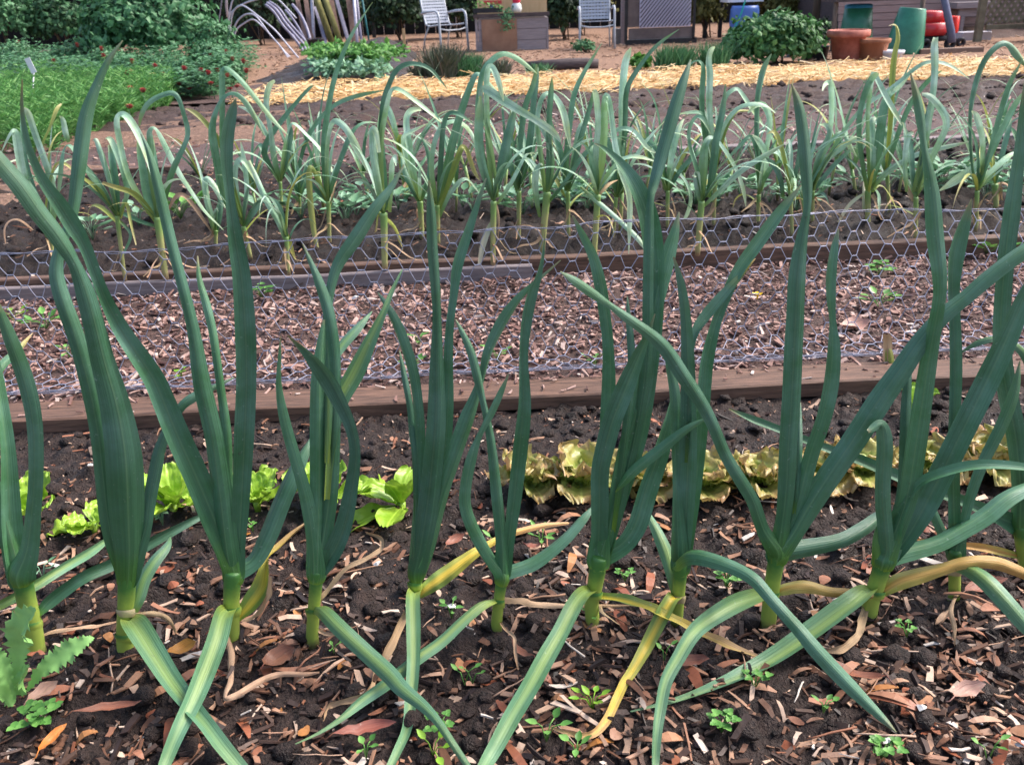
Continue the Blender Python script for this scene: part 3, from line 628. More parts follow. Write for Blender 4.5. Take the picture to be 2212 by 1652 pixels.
leek('I', (1662, 1332), ((1660, 1338, 34), (1664, 1300, 34), (1670, 1250, 34), (1680, 1195, 36)), 'largest leek at right with a strap leaf slanting across its neighbours', [
 ('g', 'U', .06, '1692,1195,24 1705,1140,30 1729,1075,36 1752,983,36 1779,906,36 1796,829,36 1802,752,30 1799,694,16 1795,640,22 1796,592,24 1803,534,18 1811,494,3', dict(tw=(0, .7))),
 ('g', 'U', .10, '1715,1110,10 1726,1000,14 1728,930,12 1729,870,3'),
 ('g', 'U', .02, '1682,1205,30 1690,1130,36 1698,1060,40 1702,964,42 1709,867,44 1714,752,44 1718,675,42 1722,590,40 1732,515,28 1743,457,18 1744,411,24 1739,341,30 1734,284,28 1725,228,22 1710,182,3', dict(tw=(.1, -.4))),
 ('g', 'U', .03, '1690,1195,26 1715,1150,46 1744,1099,54 1795,1022,56 1849,945,57 1899,867,57 1945,802,52 1984,744,46 2034,685,40 2084,645,36 2130,605,38 2188,560,38 2235,530,36 2300,490,14', dict(tw=(-.15, .35))),
 ('g', 'U', -.10, '1682,1205,28 1650,1150,34 1628,1085,32 1602,1041,32 1567,983,30 1540,918,30 1513,867,34 1474,810,38 1436,752,36 1396,716,30 1346,681,24 1319,661,18 1281,635,26 1242,608,24 1210,587,3', dict(tw=(.2, -.2), upk=.3)),
 ('g', 'U', .12, '1690,1238,20 1715,1215,32 1744,1198,36 1802,1172,36 1860,1144,34 1895,1118,28 1920,1095,4'),
 ('p', 'G', 0, '1664,1272,24 1640,1283,34 1590,1302,40 1532,1337,36 1497,1368,32 1467,1418,28 1440,1468,26 1428,1526,24 1420,1584,20 1416,1655,15 1417,1695,7', dict(tw=(.1, .6))),
 ('o', 'U', -.02, '1676,1282,16 1700,1271,26 1744,1267,27 1791,1278,20 1841,1281,18 1886,1288,8', dict(upk=.3))], ((1664, 1282, 36),))
leek('J', (1880, 1318), ((1878, 1322, 34), (1884, 1290, 35), (1896, 1255, 36), (1910, 1208, 38)), 'leek with a short curled stub leaf in front of frilly lettuce', [
 ('g', 'U', .08, '1920,1205,20 1945,1080,22 1955,945,26 1957,880,24 1962,800,16 1968,760,4'),
 ('g', 'U', .05, '1925,1215,28 1955,1165,44 1995,1095,60 2034,1022,58 2072,945,56 2111,867,56 2149,790,54 2184,713,46 2215,640,36 2260,550,14', dict(tw=(.1, -.2))),
 ('g', 'U', .0, '1915,1218,30 1935,1150,40 1960,1080,44 1976,983,48 1993,867,44 2010,752,38 2028,655,30 2030,597,34 2020,512,40 2014,427,36 2006,370,24 1996,318,14 1988,256,22 1979,205,18 1967,158,3', dict(tw=(.3, -.5))),
 ('g', 'U', -.06, '1935,1150,10 1955,1090,18 1985,1042,22 2034,1020,26 2092,1005,28 2149,1002,27 2215,1008,22 2275,1022,5', dict(upk=.5)),
 ('g', 'U', -.04, '1912,1225,36 1916,1180,38 1908,1100,36 1907,1040,36 1911,983,38 1910,940,36 1902,915,24 1885,925,18 1874,932,8', dict(tw=(0, .2))),
 ('g', 'U', .08, '1915,1252,20 1953,1213,38 2014,1179,42 2072,1150,42 2130,1115,44 2175,1078,42 2230,1050,30 2285,1025,6'),
 ('p', 'G', 0, '1884,1264,28 1868,1273,42 1841,1294,48 1783,1337,48 1725,1379,46 1667,1418,42 1609,1449,34 1551,1476,24 1494,1499,16 1436,1518,11 1362,1536,4'),
 ('o', 'U', .0, '1896,1285,18 1937,1258,34 1984,1244,32 2040,1228,24 2080,1216,24 2130,1213,25 2169,1221,24 2220,1243,18 2262,1268,5', dict(upk=.4)),
 ('d', 'G', 0, '1872,1308,12 1862,1340,18 1858,1362,14 1846,1380,13 1818,1402,13 1780,1406,6')], ((1890, 1280, 38),))
leek('K', (2063, 1282), ((2062, 1286, 24), (2062, 1250, 25), (2062, 1225, 26), (2064, 1195, 28)), 'smaller leek set further back, its leaf flopping to the right edge', [
 ('g', 'U', .06, '2063,1210,20 2062,1120,28 2060,1000,28 2062,900,26 2065,829,28 2065,752,28 2062,675,26 2061,611,28 2068,545,36 2084,485,26 2099,430,3', dict(tw=(0, -.6))),
 ('g', 'U', .03, '2068,1208,16 2080,1140,22 2094,1080,24 2122,1002,26 2161,925,28 2190,850,24 2203,780,3', dict(tw=(.3, -.5))),
 ('g', 'U', .08, '2055,1208,16 2035,1150,24 2010,1095,20 1985,1050,10 1975,1030,3'),
 ('p', 'G', 0, '2064,1228,18 2095,1232,32 2130,1256,38 2169,1297,38 2215,1350,34 2270,1412,12'),
 ('d', 'G', 0, '2070,1280,8 2053,1314,9 2061,1352,10 2063,1393,4'),
 ('d', 'G', 0, '2052,1318,10 2036,1332,14 2020,1347,5')], ((2062, 1232, 28),))
leek('L', (2212, 1222), ((2214, 1226, 26), (2212, 1200, 27), (2208, 1175, 28), (2205, 1140, 30)), 'leek cut by the right picture edge with a tall upright leaf', [
 ('g', 'U', .02, '2206,1150,30 2206,1050,42 2196,945,44 2180,867,44 2168,790,42 2163,713,38 2168,620,38 2176,534,38 2186,457,38 2196,380,30 2206,300,24 2210,230,14 2214,170,3', dict(tw=(.2, .2))),
 ('p', 'U', .04, '2212,1140,14 2235,1000,24 2240,850,24 2212,765,22 2161,733,18 2115,740,18 2075,762,3', dict(upk=.4)),
 ('g', 'U', .0, '2200,1160,20 2160,1128,30 2110,1093,28 2030,1062,28 1937,1026,28 1860,993,26 1783,966,20 1679,925,18 1629,906,18 1575,883,4', dict(upk=.4)),
 ('o', 'U', .02, '2200,1200,14 2150,1188,18 2110,1180,16 2060,1176,12 1980,1164,4')], ())
# ------------------------------------------------------------------ garlic bed
GO = {0: 0.0, 1: 554.7, 2: 1109.4, 3: 1657.3}
def cv(k, s): return [(GO[k] + x * .2842, 170.7 + y * .2842, w * .2842) for x, y, w in parse(s)]
def garlic(k, base, sw, top, label, leaves, group='garlic plants in the bed behind the netting'):
    (bx, by), (tx, ty) = [(GO[k] + x * .2842, 170.7 + y * .2842) for x, y in (base, top)]
    B = gp(bx, by, .075); t = thing('garlic_plant', B, label, 'garlic', group); Y = B.y
    w = sw * .2842 * .64
    shaft(t, ((bx, by, w * .85), ((bx * 2 + tx) / 3, (by * 2 + ty) / 3, w * .9), ((bx + tx * 2) / 3, (by + ty * 2) / 3, w), (tx, ty, w * 1.05)), Y, GSTEM, 9)
    for sty, s in leaves:
        dy = rnd.uniform(-.12, .12)
        raw = cv(k, s)
        ys = [p[1] for p in raw]; apex = ys.index(min(ys))
        up = .55 if apex < len(ys) - 1 else .2
        lab = {'Y': 'yellowing leaf', 'd': 'dry tan leaf', 'w': 'bleached hanging leaf', 'P': None}.get(sty)
        blade(t, raw, Y, 'U', dy, sty, up, fold=rnd.uniform(.3, .65) * rnd.choice((1, 1, -1)), wk=.70, wrap=-.4 if dy > 0 else .7, name='dry_leaf' if sty == 'd' else 'leaf', label=lab, n=4)
    ST = pp(tx, ty, Y)
    for q_ in range(rnd.choice((5, 6, 7))):
        a = rnd.uniform(0, math.tau); low = q_ == 0; L = rnd.uniform(.16, .26) if low else rnd.uniform(.24, .46); el = R(rnd.uniform(20, 60) if low else rnd.uniform(52, 84)); bend = rnd.uniform(1.0, 3.0); pw = rnd.uniform(1.1, 2.6); m = 16
        p = [B.lerp(ST, rnd.uniform(.5, .9) if low else .97)]
        for i in range(m):
            s = i / m; e = el - bend * s ** pw; p.append(p[-1] + Vector((math.cos(a) * math.cos(e), math.sin(a) * math.cos(e), math.sin(e))) * L / m)
        p = [Vector((v.x, v.y, max(v.z, .085))) for v in p]; side = Vector((-math.sin(a), math.cos(a), 0))
        Ns = [side.cross(v2 - v1).normalized() * -1 for v2, v1 in zip(p[1:] + [p[-1] * 2 - p[-2]], p)]
        wd = rnd.uniform(.009, .015); W = [wd * min(1, .55 + 2.5 * i / m) * max(.05, 1 - max(0, i / m - .45) / .56) for i in range(m + 1)]
        bm = bmesh.new(); ribbon(bm, local(t, p), W, Ns, rnd.uniform(.2, .5), rnd.uniform(-.6, .6), rnd.uniform(-.9, .9))
        u = rnd.random(); finish('leaf', bm, GARLY if (low and u < .6) or u < .08 else GARLP if u < .6 else GARL, t)
    # withered husk at the foot
    for _ in range(rnd.choice((2, 3, 4))):
        a = rnd.uniform(0, math.tau); h = rnd.uniform(.02, .10); L = rnd.uniform(.05, .15); p = []
        for i in range(7):
            s = i / 6; p.append(B + Vector((math.cos(a) * L * s, math.sin(a) * L * s * .7 - .01, h * (1 - s) ** 1.5 + .012 + .02 * math.sin(s * 5 + a) * (1 - s))))
        bm = bmesh.new(); ribbon(bm, local(t, p), [rnd.uniform(.006, .012) * (1 - .6 * i / 6) for i in range(7)], [Vector((0, -.4, 1))] * 7, .3, rnd.uniform(-1, 1), rnd.uniform(-1, 1))
        finish('dry_leaf', bm, DRY, t)['label'] = 'dry tan withered leaf'
    return t
garlic(0, (945, 1490), 52, (890, 1040), 'stout garlic plant left of the twin stemmed one, yellowed leaf leaning left', [
 ('G', '890,1040,60 880,800,74 850,600,70 825,500,16'), ('G', '890,1050,50 760,830,80 640,660,72 560,530,60 500,505,50 470,620,66 455,780,56 440,900,10'),
 ('Y', '900,1030,40 780,880,60 700,800,50 640,760,36 590,720,8'), ('P', '900,1050,50 970,880,64 940,700,70 880,540,66 835,450,56 800,455,20'),
 ('P', '890,1000,40 820,730,56 770,580,56 730,460,44 712,470,20'), ('G', '910,1080,40 1000,1180,30 950,1300,40 930,1370,10'), ('Y', '920,1060,30 960,930,36 990,1080,30 1035,1260,14')])
garlic(0, (1255, 1480), 84, (1195, 1050), 'thickest garlic plant with broad arches over bare soil at left', [
 ('G', '1190,1060,60 1120,900,90 1090,700,84 1060,560,56 1045,440,10'), ('P', '1180,1080,60 1060,900,74 960,700,66 905,450,64 885,310,60 930,262,72 1000,330,84 1090,500,80 1160,700,60 1200,900,16'),
 ('P', '1200,1050,50 1150,750,74 1145,500,74 1135,400,60 1180,372,64 1250,500,74 1350,700,72 1450,850,60 1550,1000,50 1640,1090,30 1700,1150,8'),
 ('G', '1230,1050,50 1290,750,94 1380,550,100 1430,420,74 1400,280,44 1340,115,50 1240,120,50 1130,180,50 1075,270,40 1058,360,14'),
 ('Y', '1200,1100,40 1100,950,60 1000,860,56 900,830,50 780,790,30'), ('G', '1180,1120,44 1060,1080,44 960,1030,50 890,1010,14'), ('G', '1215,1050,50 1200,800,60 1170,600,60 1165,460,12')])
garlic(0, (395, 1330), 54, (385, 1100), 'leftmost garlic plant with pale arches among the feathery foliage', [
 ('P', '360,1200,50 260,950,74 190,800,80 150,600,84 125,430,84 100,392,64 60,450,50 10,560,16'), ('P', '390,1150,50 420,900,64 340,620,66 270,430,66 215,260,66 180,225,30'),
 ('Y', '290,660,16 320,500,24 380,370,28 430,230,44 468,188,14'), ('Y', '345,1010,24 360,880,36 395,720,46 430,640,52 500,645,40 560,700,16'), ('P', '520,480,50 495,400,60 480,310,50 455,288,20'),
 ('d', '250,1150,26 150,1070,40 70,1080,32 30,1150,26 42,1250,12'), ('G', '370,1150,40 240,800,60 180,560,50 165,300,30 170,0,8')])
garlic(0, (1640, 1250), 50, (1640, 1150), 'low garlic plant whose pale leaf bends over right of the thickest one', [
 ('P', '1640,1200,50 1590,1000,64 1555,800,64 1580,755,60 1650,850,64 1710,980,16'), ('G', '1640,1180,40 1680,1000,50 1660,800,50 1640,700,10'), ('d', '1620,1180,16 1500,1000,36 1400,880,40 1330,900,36 1280,1000,12')])
garlic(0, (1900, 1330), 56, (1850, 1120), 'garlic plant with a yellowish tip arching high near the clover', [
 ('G', '1820,1100,50 1700,900,64 1645,600,84 1610,400,84 1640,250,64 1700,140,64 1780,108,64 1860,170,74 1930,280,60 2010,430,14'),
 ('G', '1830,1050,50 1700,600,64 1690,300,60 1688,50,66 1690,-50,64 1720,-84,60 1830,10,64 1960,170,60 2080,320,50 2190,430,10'),
 ('P', '1850,1100,50 1800,900,64 1785,700,56 1825,605,64 1900,680,64 1980,840,16'), ('Y', '1840,1080,40 1760,760,44 1670,480,50 1560,330,52 1480,255,50 1410,225,14'), ('G', '1860,1120,40 1960,960,60 2010,900,10'), ('P','1830,1100,40 1880,850,50 1850,600,50 1830,480,8')])
garlic(1, (240, 1450), 50, (225, 1200), 'garlic plant at the bed edge with a long bleaching leaf hanging toward the board', [
 ('P', '225,1250,40 170,1100,54 70,920,64 0,760,56 -60,620,30'), ('Y', '200,1150,50 245,1230,56 280,1340,34 310,1385,10'), ('G', '230,1220,40 200,1050,50 150,940,50 60,880,10')])
garlic(1, (195, 1080), 40, (178, 780), 'tall thin stemmed garlic plant left of the middle with bent pale leaves', [
 ('P', '178,790,40 130,600,64 100,350,50 70,200,60 90,60,60 135,15,30'), ('P', '185,760,40 210,550,64 250,380,56 285,338,54 380,430,56 470,520,56 550,650,50 595,760,10'),
 ('G', '170,790,30 80,620,54 40,520,54 10,498,50 -30,570,20'), ('G', '180,770,30 40,560,64 180,330,56 300,180,44 400,70,34 435,50,5'), ('P', '175,760,30 120,520,40 30,340,44 -60,240,40 -140,210,10'), ('G','185,770,40 230,600,50 260,420,50 265,360,8')])
garlic(1, (552, 1215), 54, (543, 930), 'garlic plant with the tallest needle leaf rising past the straw', [
 ('G', '540,930,60 520,700,74 511,455,68 564,103,58 634,-143,52 740,-372,34 881,-583,4'), ('G', '540,920,50 600,720,64 680,500,74 740,380,64 830,330,44 935,342,10'),
 ('Y', '530,920,50 470,780,54 430,690,50 400,678,64 400,850,64 420,1050,64 450,1250,44 485,1345,12'), ('P', '540,930,40 530,600,44 555,375,44 600,318,64 680,380,64 760,520,64 840,700,14'), ('d', '550,1000,24 582,850,22 608,775,6'), ('G', '535,930,40 430,820,50 320,700,40 310,640,8')])
garlic(1, (330, 1030), 34, (325, 900), 'slender garlic plant with one thin leaf arching far right across the straw', [
 ('G', '328,910,30 320,700,34 370,480,44 480,300,44 620,180,44 800,120,44 970,88,8'), ('G', '325,910,30 380,760,36 420,600,30 440,480,6'), ('P', '325,910,26 260,780,34 180,700,30 120,720,6')])
garlic(1, (972, 1410), 84, (965, 1020), 'sturdy garlic plant in the middle with a blunt cut leaf and tall bright arch', [
 ('P', '960,1000,90 930,800,100 890,600,94 880,450,74 880,385,64 905,400,56 930,560,40'), ('G', '950,950,50 930,600,60 945,350,60 965,159,60 1005,44,60 1053,-58,60 1134,-112,64 1236,-112,54 1324,-72,44 1391,4,30 1447,78,6'),
 ('P', '960,950,50 940,500,60 970,300,64 1000,150,56 1030,78,64 1090,82,64 1200,160,64 1300,240,54 1400,330,12'), ('G', '990,1000,50 965,700,64 935,400,64 940,230,14'), ('P', '1010,1010,50 1020,800,54 1030,620,64 1045,588,54 1060,660,16'),
 ('Y', '960,1100,40 930,1000,44 920,1080,50 900,1170,20'), ('Y', '985,1060,40 1050,1130,36 1090,1230,30 1110,1300,10')])
garlic(1, (1150, 900), 40, (1140, 760), 'short pale garlic plant with drooping lime leaves behind the sturdy middle one', [
 ('Y', '1110,760,50 1085,500,64 1092,438,60 1115,470,54 1180,720,64 1250,850,50 1305,950,10'), ('Y', '1110,740,50 1140,850,64 1160,1000,56 1155,1140,10'), ('P', '1090,600,40 1040,330,60 980,200,60 930,180,16'), ('G', '1140,770,30 1260,640,40 1300,560,8')])
garlic(1, (1255, 1180), 70, (1240, 930), 'garlic plant with a tan shrivelled stem left of the leaning pair', [
 ('P', '1240,930,50 1190,700,64 1150,450,74 1135,300,64 1180,235,64 1250,232,30'), ('G', '1230,930,50 1120,700,60 1100,560,8'), ('d', '1240,950,60 1215,975,50 1225,1060,30'), ('G', '1250,930,40 1320,700,50 1290,520,40 1240,430,8'), ('P', '1240,920,40 1100,480,44 1180,400,40 1300,340,10')])
garlic(1, (1378, 1230), 60, (1372, 960), 'garlic plant with a bright half circle arch and broad leaning dark leaf', [
 ('P', '1370,950,60 1325,700,56 1345,500,56 1400,370,66 1480,322,68 1570,345,74 1640,430,54 1670,540,10'), ('G', '1390,900,70 1450,650,94 1510,400,94 1570,200,84 1640,10,74 1675,-38,64 1720,-10,64 1800,80,50 1910,190,10'),
 ('Y', '1380,1000,50 1430,850,70 1490,700,74 1540,560,60 1570,512,60 1605,560,44 1650,700,40 1695,770,10'), ('P', '1390,1050,40 1450,900,54 1530,790,60 1590,757,50 1640,800,34 1700,880,8'), ('G', '1380,930,50 1400,600,60 1420,340,54 1470,255,60 1560,280,50 1650,350,10')])
garlic(1, (1795, 1370), 72, (1800, 930), 'garlic plant with a bleached leaf hanging over the board at centre', [
 ('G', '1800,920,60 1740,750,84 1690,550,94 1690,300,94 1700,130,24'), ('G', '1810,900,60 1860,650,94 1920,400,94 1975,180,20'), ('w', '1790,1080,40 1745,1180,64 1710,1300,56 1690,1415,34'),
 ('P', '1830,950,50 1890,860,64 1950,760,64 2010,640,54 2060,560,54 2115,570,12'), ('G', '1790,900,50 1720,600,60 1680,300,60 1690,100,60 1718,-58,60 1799,-153,74 1880,-193,74 1982,-152,74 2070,-85,50 2130,-40,8'),
 ('P', '1790,900,50 1760,500,60 1745,150,60 1750,-40,64 1779,-100,66 1820,-30,64 1854,78,50 1875,170,10'), ('P', '1830,900,50 1780,500,50 1715,250,50 1700,100,50 1740,78,74 1850,150,84 1980,230,74 2100,300,60 2250,400,60 2310,480,16'), ('d', '1810,930,30 1840,1050,24 1835,1200,8')])
garlic(2, (40, 1190), 56, (40, 850), 'dark upright garlic plant right of the bleached hanging leaf', [
 ('G', '40,850,60 40,600,64 60,400,64 90,200,64 150,50,60 175,-110,20'), ('G', '60,820,50 120,500,74 150,200,64 175,0,54 187,-90,8'), ('P', '-10,740,60 40,620,74 100,568,64 140,568,50 152,650,10'), ('G', '30,860,50 -30,620,60 -40,380,50 -20,240,8')])
garlic(2, (215, 1290), 86, (255, 860), 'garlic plant with twin stalks and a pale bent over crest, right of centre', [
 ('P', '240,860,60 210,600,54 180,350,54 200,180,54 250,108,66 310,130,94 380,250,94 410,400,64 435,540,12'), ('G', '255,860,50 270,600,60 270,300,60 285,100,60 292,-10,10'), ('P', '200,1050,40 165,850,64 168,720,74 200,648,50 222,660,10'),
 ('G', '260,950,30 380,800,44 500,620,54 600,510,54 700,410,44 735,385,10'), ('P', '260,860,44 300,600,54 200,330,60 60,260,60 -30,220,14')])
garlic(2, (418, 1170), 50, (412, 860), 'garlic plant with a thin blade reaching up across the straw, right of centre', [
 ('G', '410,850,60 400,600,64 425,380,58 449,159,58 504,10,50 585,-133,36 673,-275,4'), ('G', '420,830,40 480,560,60 540,350,54 590,180,44 605,80,8'), ('G', '400,850,50 370,600,60 320,450,60 280,300,14'), ('Y', '395,900,24 330,780,40 310,720,16'), ('P', '415,840,40 480,420,40 540,330,50 610,350,20')])
garlic(2, (612, 1350), 76, (640, 880), 'garlic plant at the board with one very long pale leaf drooping past its stem', [
 ('P', '640,830,60 620,600,64 645,350,64 625,110,64 605,92,20'), ('P', '650,830,70 675,600,84 690,350,84 690,180,66 712,118,74 740,250,64 770,500,64 820,700,84 880,880,64 882,1100,54 875,1330,6'),
 ('P', '510,820,30 620,920,54 740,1020,54 870,1140,54 950,1220,54 1015,1315,14'), ('P', '650,820,50 720,720,64 790,640,64 850,598,54 950,588,64 1070,625,16'), ('G', '640,850,50 720,740,60 780,690,10'), ('d', '640,890,40 720,800,44 790,770,10'), ('G', '630,850,50 590,620,60 600,530,50 620,500,8')])
garlic(2, (760, 1170), 46, (780, 900), 'garlic plant with a tall lime blade standing against the straw', [
 ('P', '780,900,50 820,600,64 820,350,64 825,146,74 843,-92,80 870,-190,64 893,-238,10'), ('G', '790,900,50 830,600,54 850,300,54 857,78,56 945,-72,50 1047,-214,40 1149,-302,30 1258,-376,5'), ('G', '785,900,40 760,620,50 700,420,50 640,330,10'), ('P', '785,900,40 900,640,40 1000,480,40 1150,320,8'),
 ('P', '790,880,40 830,560,40 760,400,40 900,380,56 1010,520,50 1080,560,14'), ('d', '800,900,24 860,1000,24 905,1050,30 950,1130,10')])
garlic(2, (1170, 1100), 46, (1172, 850), 'garlic plant behind the tall leeks with a leaf curling round to the right', [
 ('P', '1170,850,50 1190,650,64 1220,500,74 1250,380,64 1295,305,14'), ('P', '1160,850,40 1125,700,54 1150,660,54 1230,690,64 1310,780,54 1350,900,44 1320,1030,40 1270,1110,10'), ('G', '1180,850,40 1260,700,50 1400,560,50 1420,520,8'), ('d', '1200,900,20 1230,1000,24 1225,1080,8'), ('G', '1170,850,40 1120,600,50 1040,480,50 900,440,8')])
garlic(2, (1400, 1300), 76, (1430, 930), 'garlic plant with the brightest blue arch, right of the tall leeks', [
 ('P', '1430,920,80 1440,700,104 1450,530,84 1480,455,66 1530,448,74 1620,560,84 1700,700,74 1750,850,64 1766,970,8'), ('G', '1480,900,60 1520,650,84 1540,450,74 1590,250,64 1610,40,12'), ('P', '1420,960,40 1395,800,64 1390,720,64 1375,745,20'),
 ('P', '1430,980,40 1550,870,54 1680,740,64 1800,650,64 1950,560,54 2060,495,12'), ('G', '1440,930,50 1400,700,60 1350,560,54 1330,400,40 1380,290,40 1440,300,50 1500,420,10')])
garlic(2, (1520, 1100), 50, (1535, 720), 'slim garlic plant with a broad whitish blade held high before the straw', [
 ('P', '1530,720,50 1510,500,64 1485,180,68 1494,-24,74 1482,-140,64 1500,-220,54 1528,-242,16'), ('G', '1530,720,50 1500,480,54 1450,300,54 1420,258,54 1350,253,54 1230,272,12'), ('Y', '1540,660,50 1600,400,54 1680,255,60 1740,238,60 1860,242,16'),
 ('P', '1520,720,50 1560,400,60 1590,200,54 1620,120,54 1680,78,54 1720,90,64 1800,210,64 1870,310,54 1905,368,10'), ('G', '1510,740,40 1460,500,50 1430,200,60 1440,0,60 1440,-100,44 1400,-142,40 1330,-100,40 1260,20,30 1195,165,6'), ('P', '1540,700,40 1570,420,44 1700,220,50 1880,190,50 1990,260,12')])
garlic(2, (1860, 1080), 50, (1862, 880), 'garlic plant beside the brightest arch with two crossing folded leaves', [
 ('G', '1860,880,40 1885,700,54 1830,480,54 1790,438,54 1700,530,44 1530,710,8'), ('P', '1880,850,40 1930,620,54 1870,480,64 1815,430,20'), ('G', '1870,850,50 1850,500,54 1850,200,54 1870,50,60 1900,-80,60 1960,-190,10'), ('P', '1865,860,40 1930,500,50 1950,300,60 1880,180,60 1780,260,14'), ('d', '1850,900,30 1800,960,30 1730,1010,10')])
garlic(3, (190, 1160), 48, (175, 850), 'garlic plant left of the tallest leek tip with lime arching leaves', [
 ('G', '120,900,44 100,750,54 40,640,54 -10,600,12'), ('P', '180,850,50 160,700,64 100,580,64 50,553,64 0,585,12'), ('G', '180,850,40 240,620,50 260,420,50 300,250,8'), ('Y', '170,850,40 120,560,50 60,400,50 0,420,10'), ('d', '240,880,20 260,960,24 270,1020,8')])
garlic(3, (345, 1060), 46, (345, 850), 'garlic plant behind a leek with a big arch spanning in front of the mower', [
 ('P', '340,850,40 480,560,54 700,240,60 900,105,66 1045,-12,66 1165,-108,66 1273,-132,66 1406,-96,54 1535,0,8'), ('P', '345,840,40 350,720,40 450,610,64 560,520,74 650,460,54 715,428,8'), ('P', '350,850,50 380,600,54 480,420,56 450,355,54 400,350,16'),
 ('P', '350,850,50 400,600,50 480,400,54 490,150,54 480,30,56 440,40,40 420,90,10'), ('G', '340,860,40 420,760,50 560,600,50 720,470,8'), ('P','345,850,40 430,560,40 560,400,44 620,500,44 680,590,8'), ('d', '340,880,30 400,960,24 330,1030,22 300,1020,6')])
garlic(3, (765, 1090), 70, (765, 850), 'garlic plant with a bleached leaf and a squared off pale leaf at right', [
 ('G', '760,850,50 700,480,54 705,250,58 760,60,64 800,-10,64 840,-40,40'), ('P', '780,850,40 760,300,40 800,-30,60 830,-10,64 900,130,74 970,250,64 1022,355,14'), ('P', '790,810,60 800,600,74 800,420,64 800,308,64 818,300,54'), ('G', '800,820,60 850,500,94 880,250,94 920,120,74 1000,60,60 1090,-35,8'),
 ('P', '790,850,40 900,720,54 1050,620,64 1180,560,54 1350,520,54 1540,478,10'), ('w', '735,990,40 740,860,44 733,765,12'), ('w', '740,870,30 650,930,54 580,1020,50 515,1140,10'), ('Y', '800,860,40 860,800,30 940,900,36 1010,1050,10'), ('P', '810,830,40 850,880,60 850,1000,16')])
garlic(3, (930, 1000), 44, (910, 700), 'garlic plant with a tall thin yellow tipped blade before the green barrel', [
 ('Y', '900,700,40 940,300,54 950,0,64 970,-200,56 995,-300,46 985,-390,36 960,-412,30 925,-402,8'), ('G', '905,700,40 1000,400,50 1110,150,50 1260,-20,40 1330,-60,8'), ('P', '900,710,40 860,560,50 800,450,44 700,440,8')])
garlic(3, (1130, 1190), 54, (1130, 900), 'garlic plant whose pale arch falls beside a wide leek blade at right', [
 ('G', '1130,900,50 1100,700,60 1090,500,60 1030,330,10'), ('P', '1060,860,40 1045,600,54 1075,430,54 1115,412,20'), ('P', '1140,860,50 1250,600,64 1350,400,66 1360,300,74 1300,200,74 1230,130,64 1175,118,30'), ('G', '1150,860,50 1200,400,74 1250,200,74 1275,40,14'),
 ('P', '1110,860,50 1200,500,64 1230,300,64 1262,100,64 1275,-100,74 1270,-250,74 1282,-318,50'), ('d', '1110,930,40 1060,820,44 1040,780,20')])
garlic(3, (1590, 1120), 50, (1595, 850), 'garlic plant near the right edge with a pale leaf reaching far left', [
 ('G', '1590,860,50 1680,600,64 1780,400,64 1880,200,64 1955,95,12'), ('P', '1590,860,36 1640,700,50 1650,625,60 1550,690,64 1420,780,64 1310,850,12'), ('P', '1620,790,50 1720,690,64 1830,590,64 1895,548,14'), ('P', '1630,760,40 1640,500,54 1620,380,64 1590,280,64 1555,248,20'),
 ('G', '1600,850,40 1560,700,40 1540,300,44 1580,50,54 1646,-132,54 1736,-240,54 1815,-270,64 1886,-193,84 1970,-90,20'), ('G', '1610,840,40 1680,600,44 1760,300,54 1820,100,54 1860,0,44 1945,-155,8'), ('d', '1580,900,30 1575,1000,30 1570,1110,10')])
garlic(3, (1740, 960), 70, (1730, 800), 'dried out garlic plant by the right edge with curling tan husks', [
 ('G', '1730,800,40 1790,560,54 1830,400,54 1860,300,10'), ('P', '1730,800,40 1640,640,50 1560,560,50 1400,600,8'), ('d', '1740,800,30 1800,790,34 1840,830,34 1850,910,16'), ('d', '1730,860,30 1660,880,24 1620,960,8'), ('Y', '1730,800,30 1760,640,40 1800,600,30 1820,640,8')])

# the plants further back in the bed
def fillgarlic(px, py, label, tall=1.0, pale=.3):
    B = gp(px, py, .075); t = thing('garlic_plant', B, label, 'garlic', 'garlic plants in the bed behind the netting')
    h = rnd.uniform(.10, .16); r = rnd.uniform(.005, .008); lean = Vector((rnd.uniform(-.03, .03), rnd.uniform(-.03, .03), h))
    bm = bmesh.new(); tube(bm, [Vector((0, 0, -.02)), lean * .5, lean], [r, r, r * 1.1], 8); finish('stem', bm, GSTEM, t)
    n = rnd.randint(7, 9); a0 = rnd.uniform(0, 6)
    for k in range(n):
        a = a0 + k * math.pi + rnd.uniform(-.5, .5); L = rnd.uniform(.30, .58) * tall; el = R(rnd.uniform(58, 86)); bend = rnd.uniform(.3, 2.6); pw = rnd.uniform(1.2, 3)
        p = [lean * .9]; m = 18
        for i in range(m):
            s = i / m; e = el - bend * s ** pw
            p.append(p[-1] + Vector((math.cos(a) * math.cos(e), math.sin(a) * math.cos(e), math.sin(e))) * L / m)
        p = [Vector((q.x, q.y, max(q.z, .015))) for q in p]
        side = Vector((-math.sin(a), math.cos(a), 0))
        Ns = [side.cross(b - c).normalized() * -1 for b, c in zip(p[1:] + [p[-1] * 2 - p[-2]], p)]
        w = rnd.uniform(.010, .016); W = [w * min(1, .55 + 2.5 * i / m) * max(.05, 1 - max(0, i / m - .45) / .56) for i in range(m + 1)]
        bm = bmesh.new(); ribbon(bm, p, W, Ns, rnd.uniform(.1, .4), rnd.uniform(-.6, .6), rnd.uniform(-.8, .8))
        u = rnd.random(); finish('leaf', bm, GARLY if u < .12 else GARLP if u < .22 + pale else GARL, t)
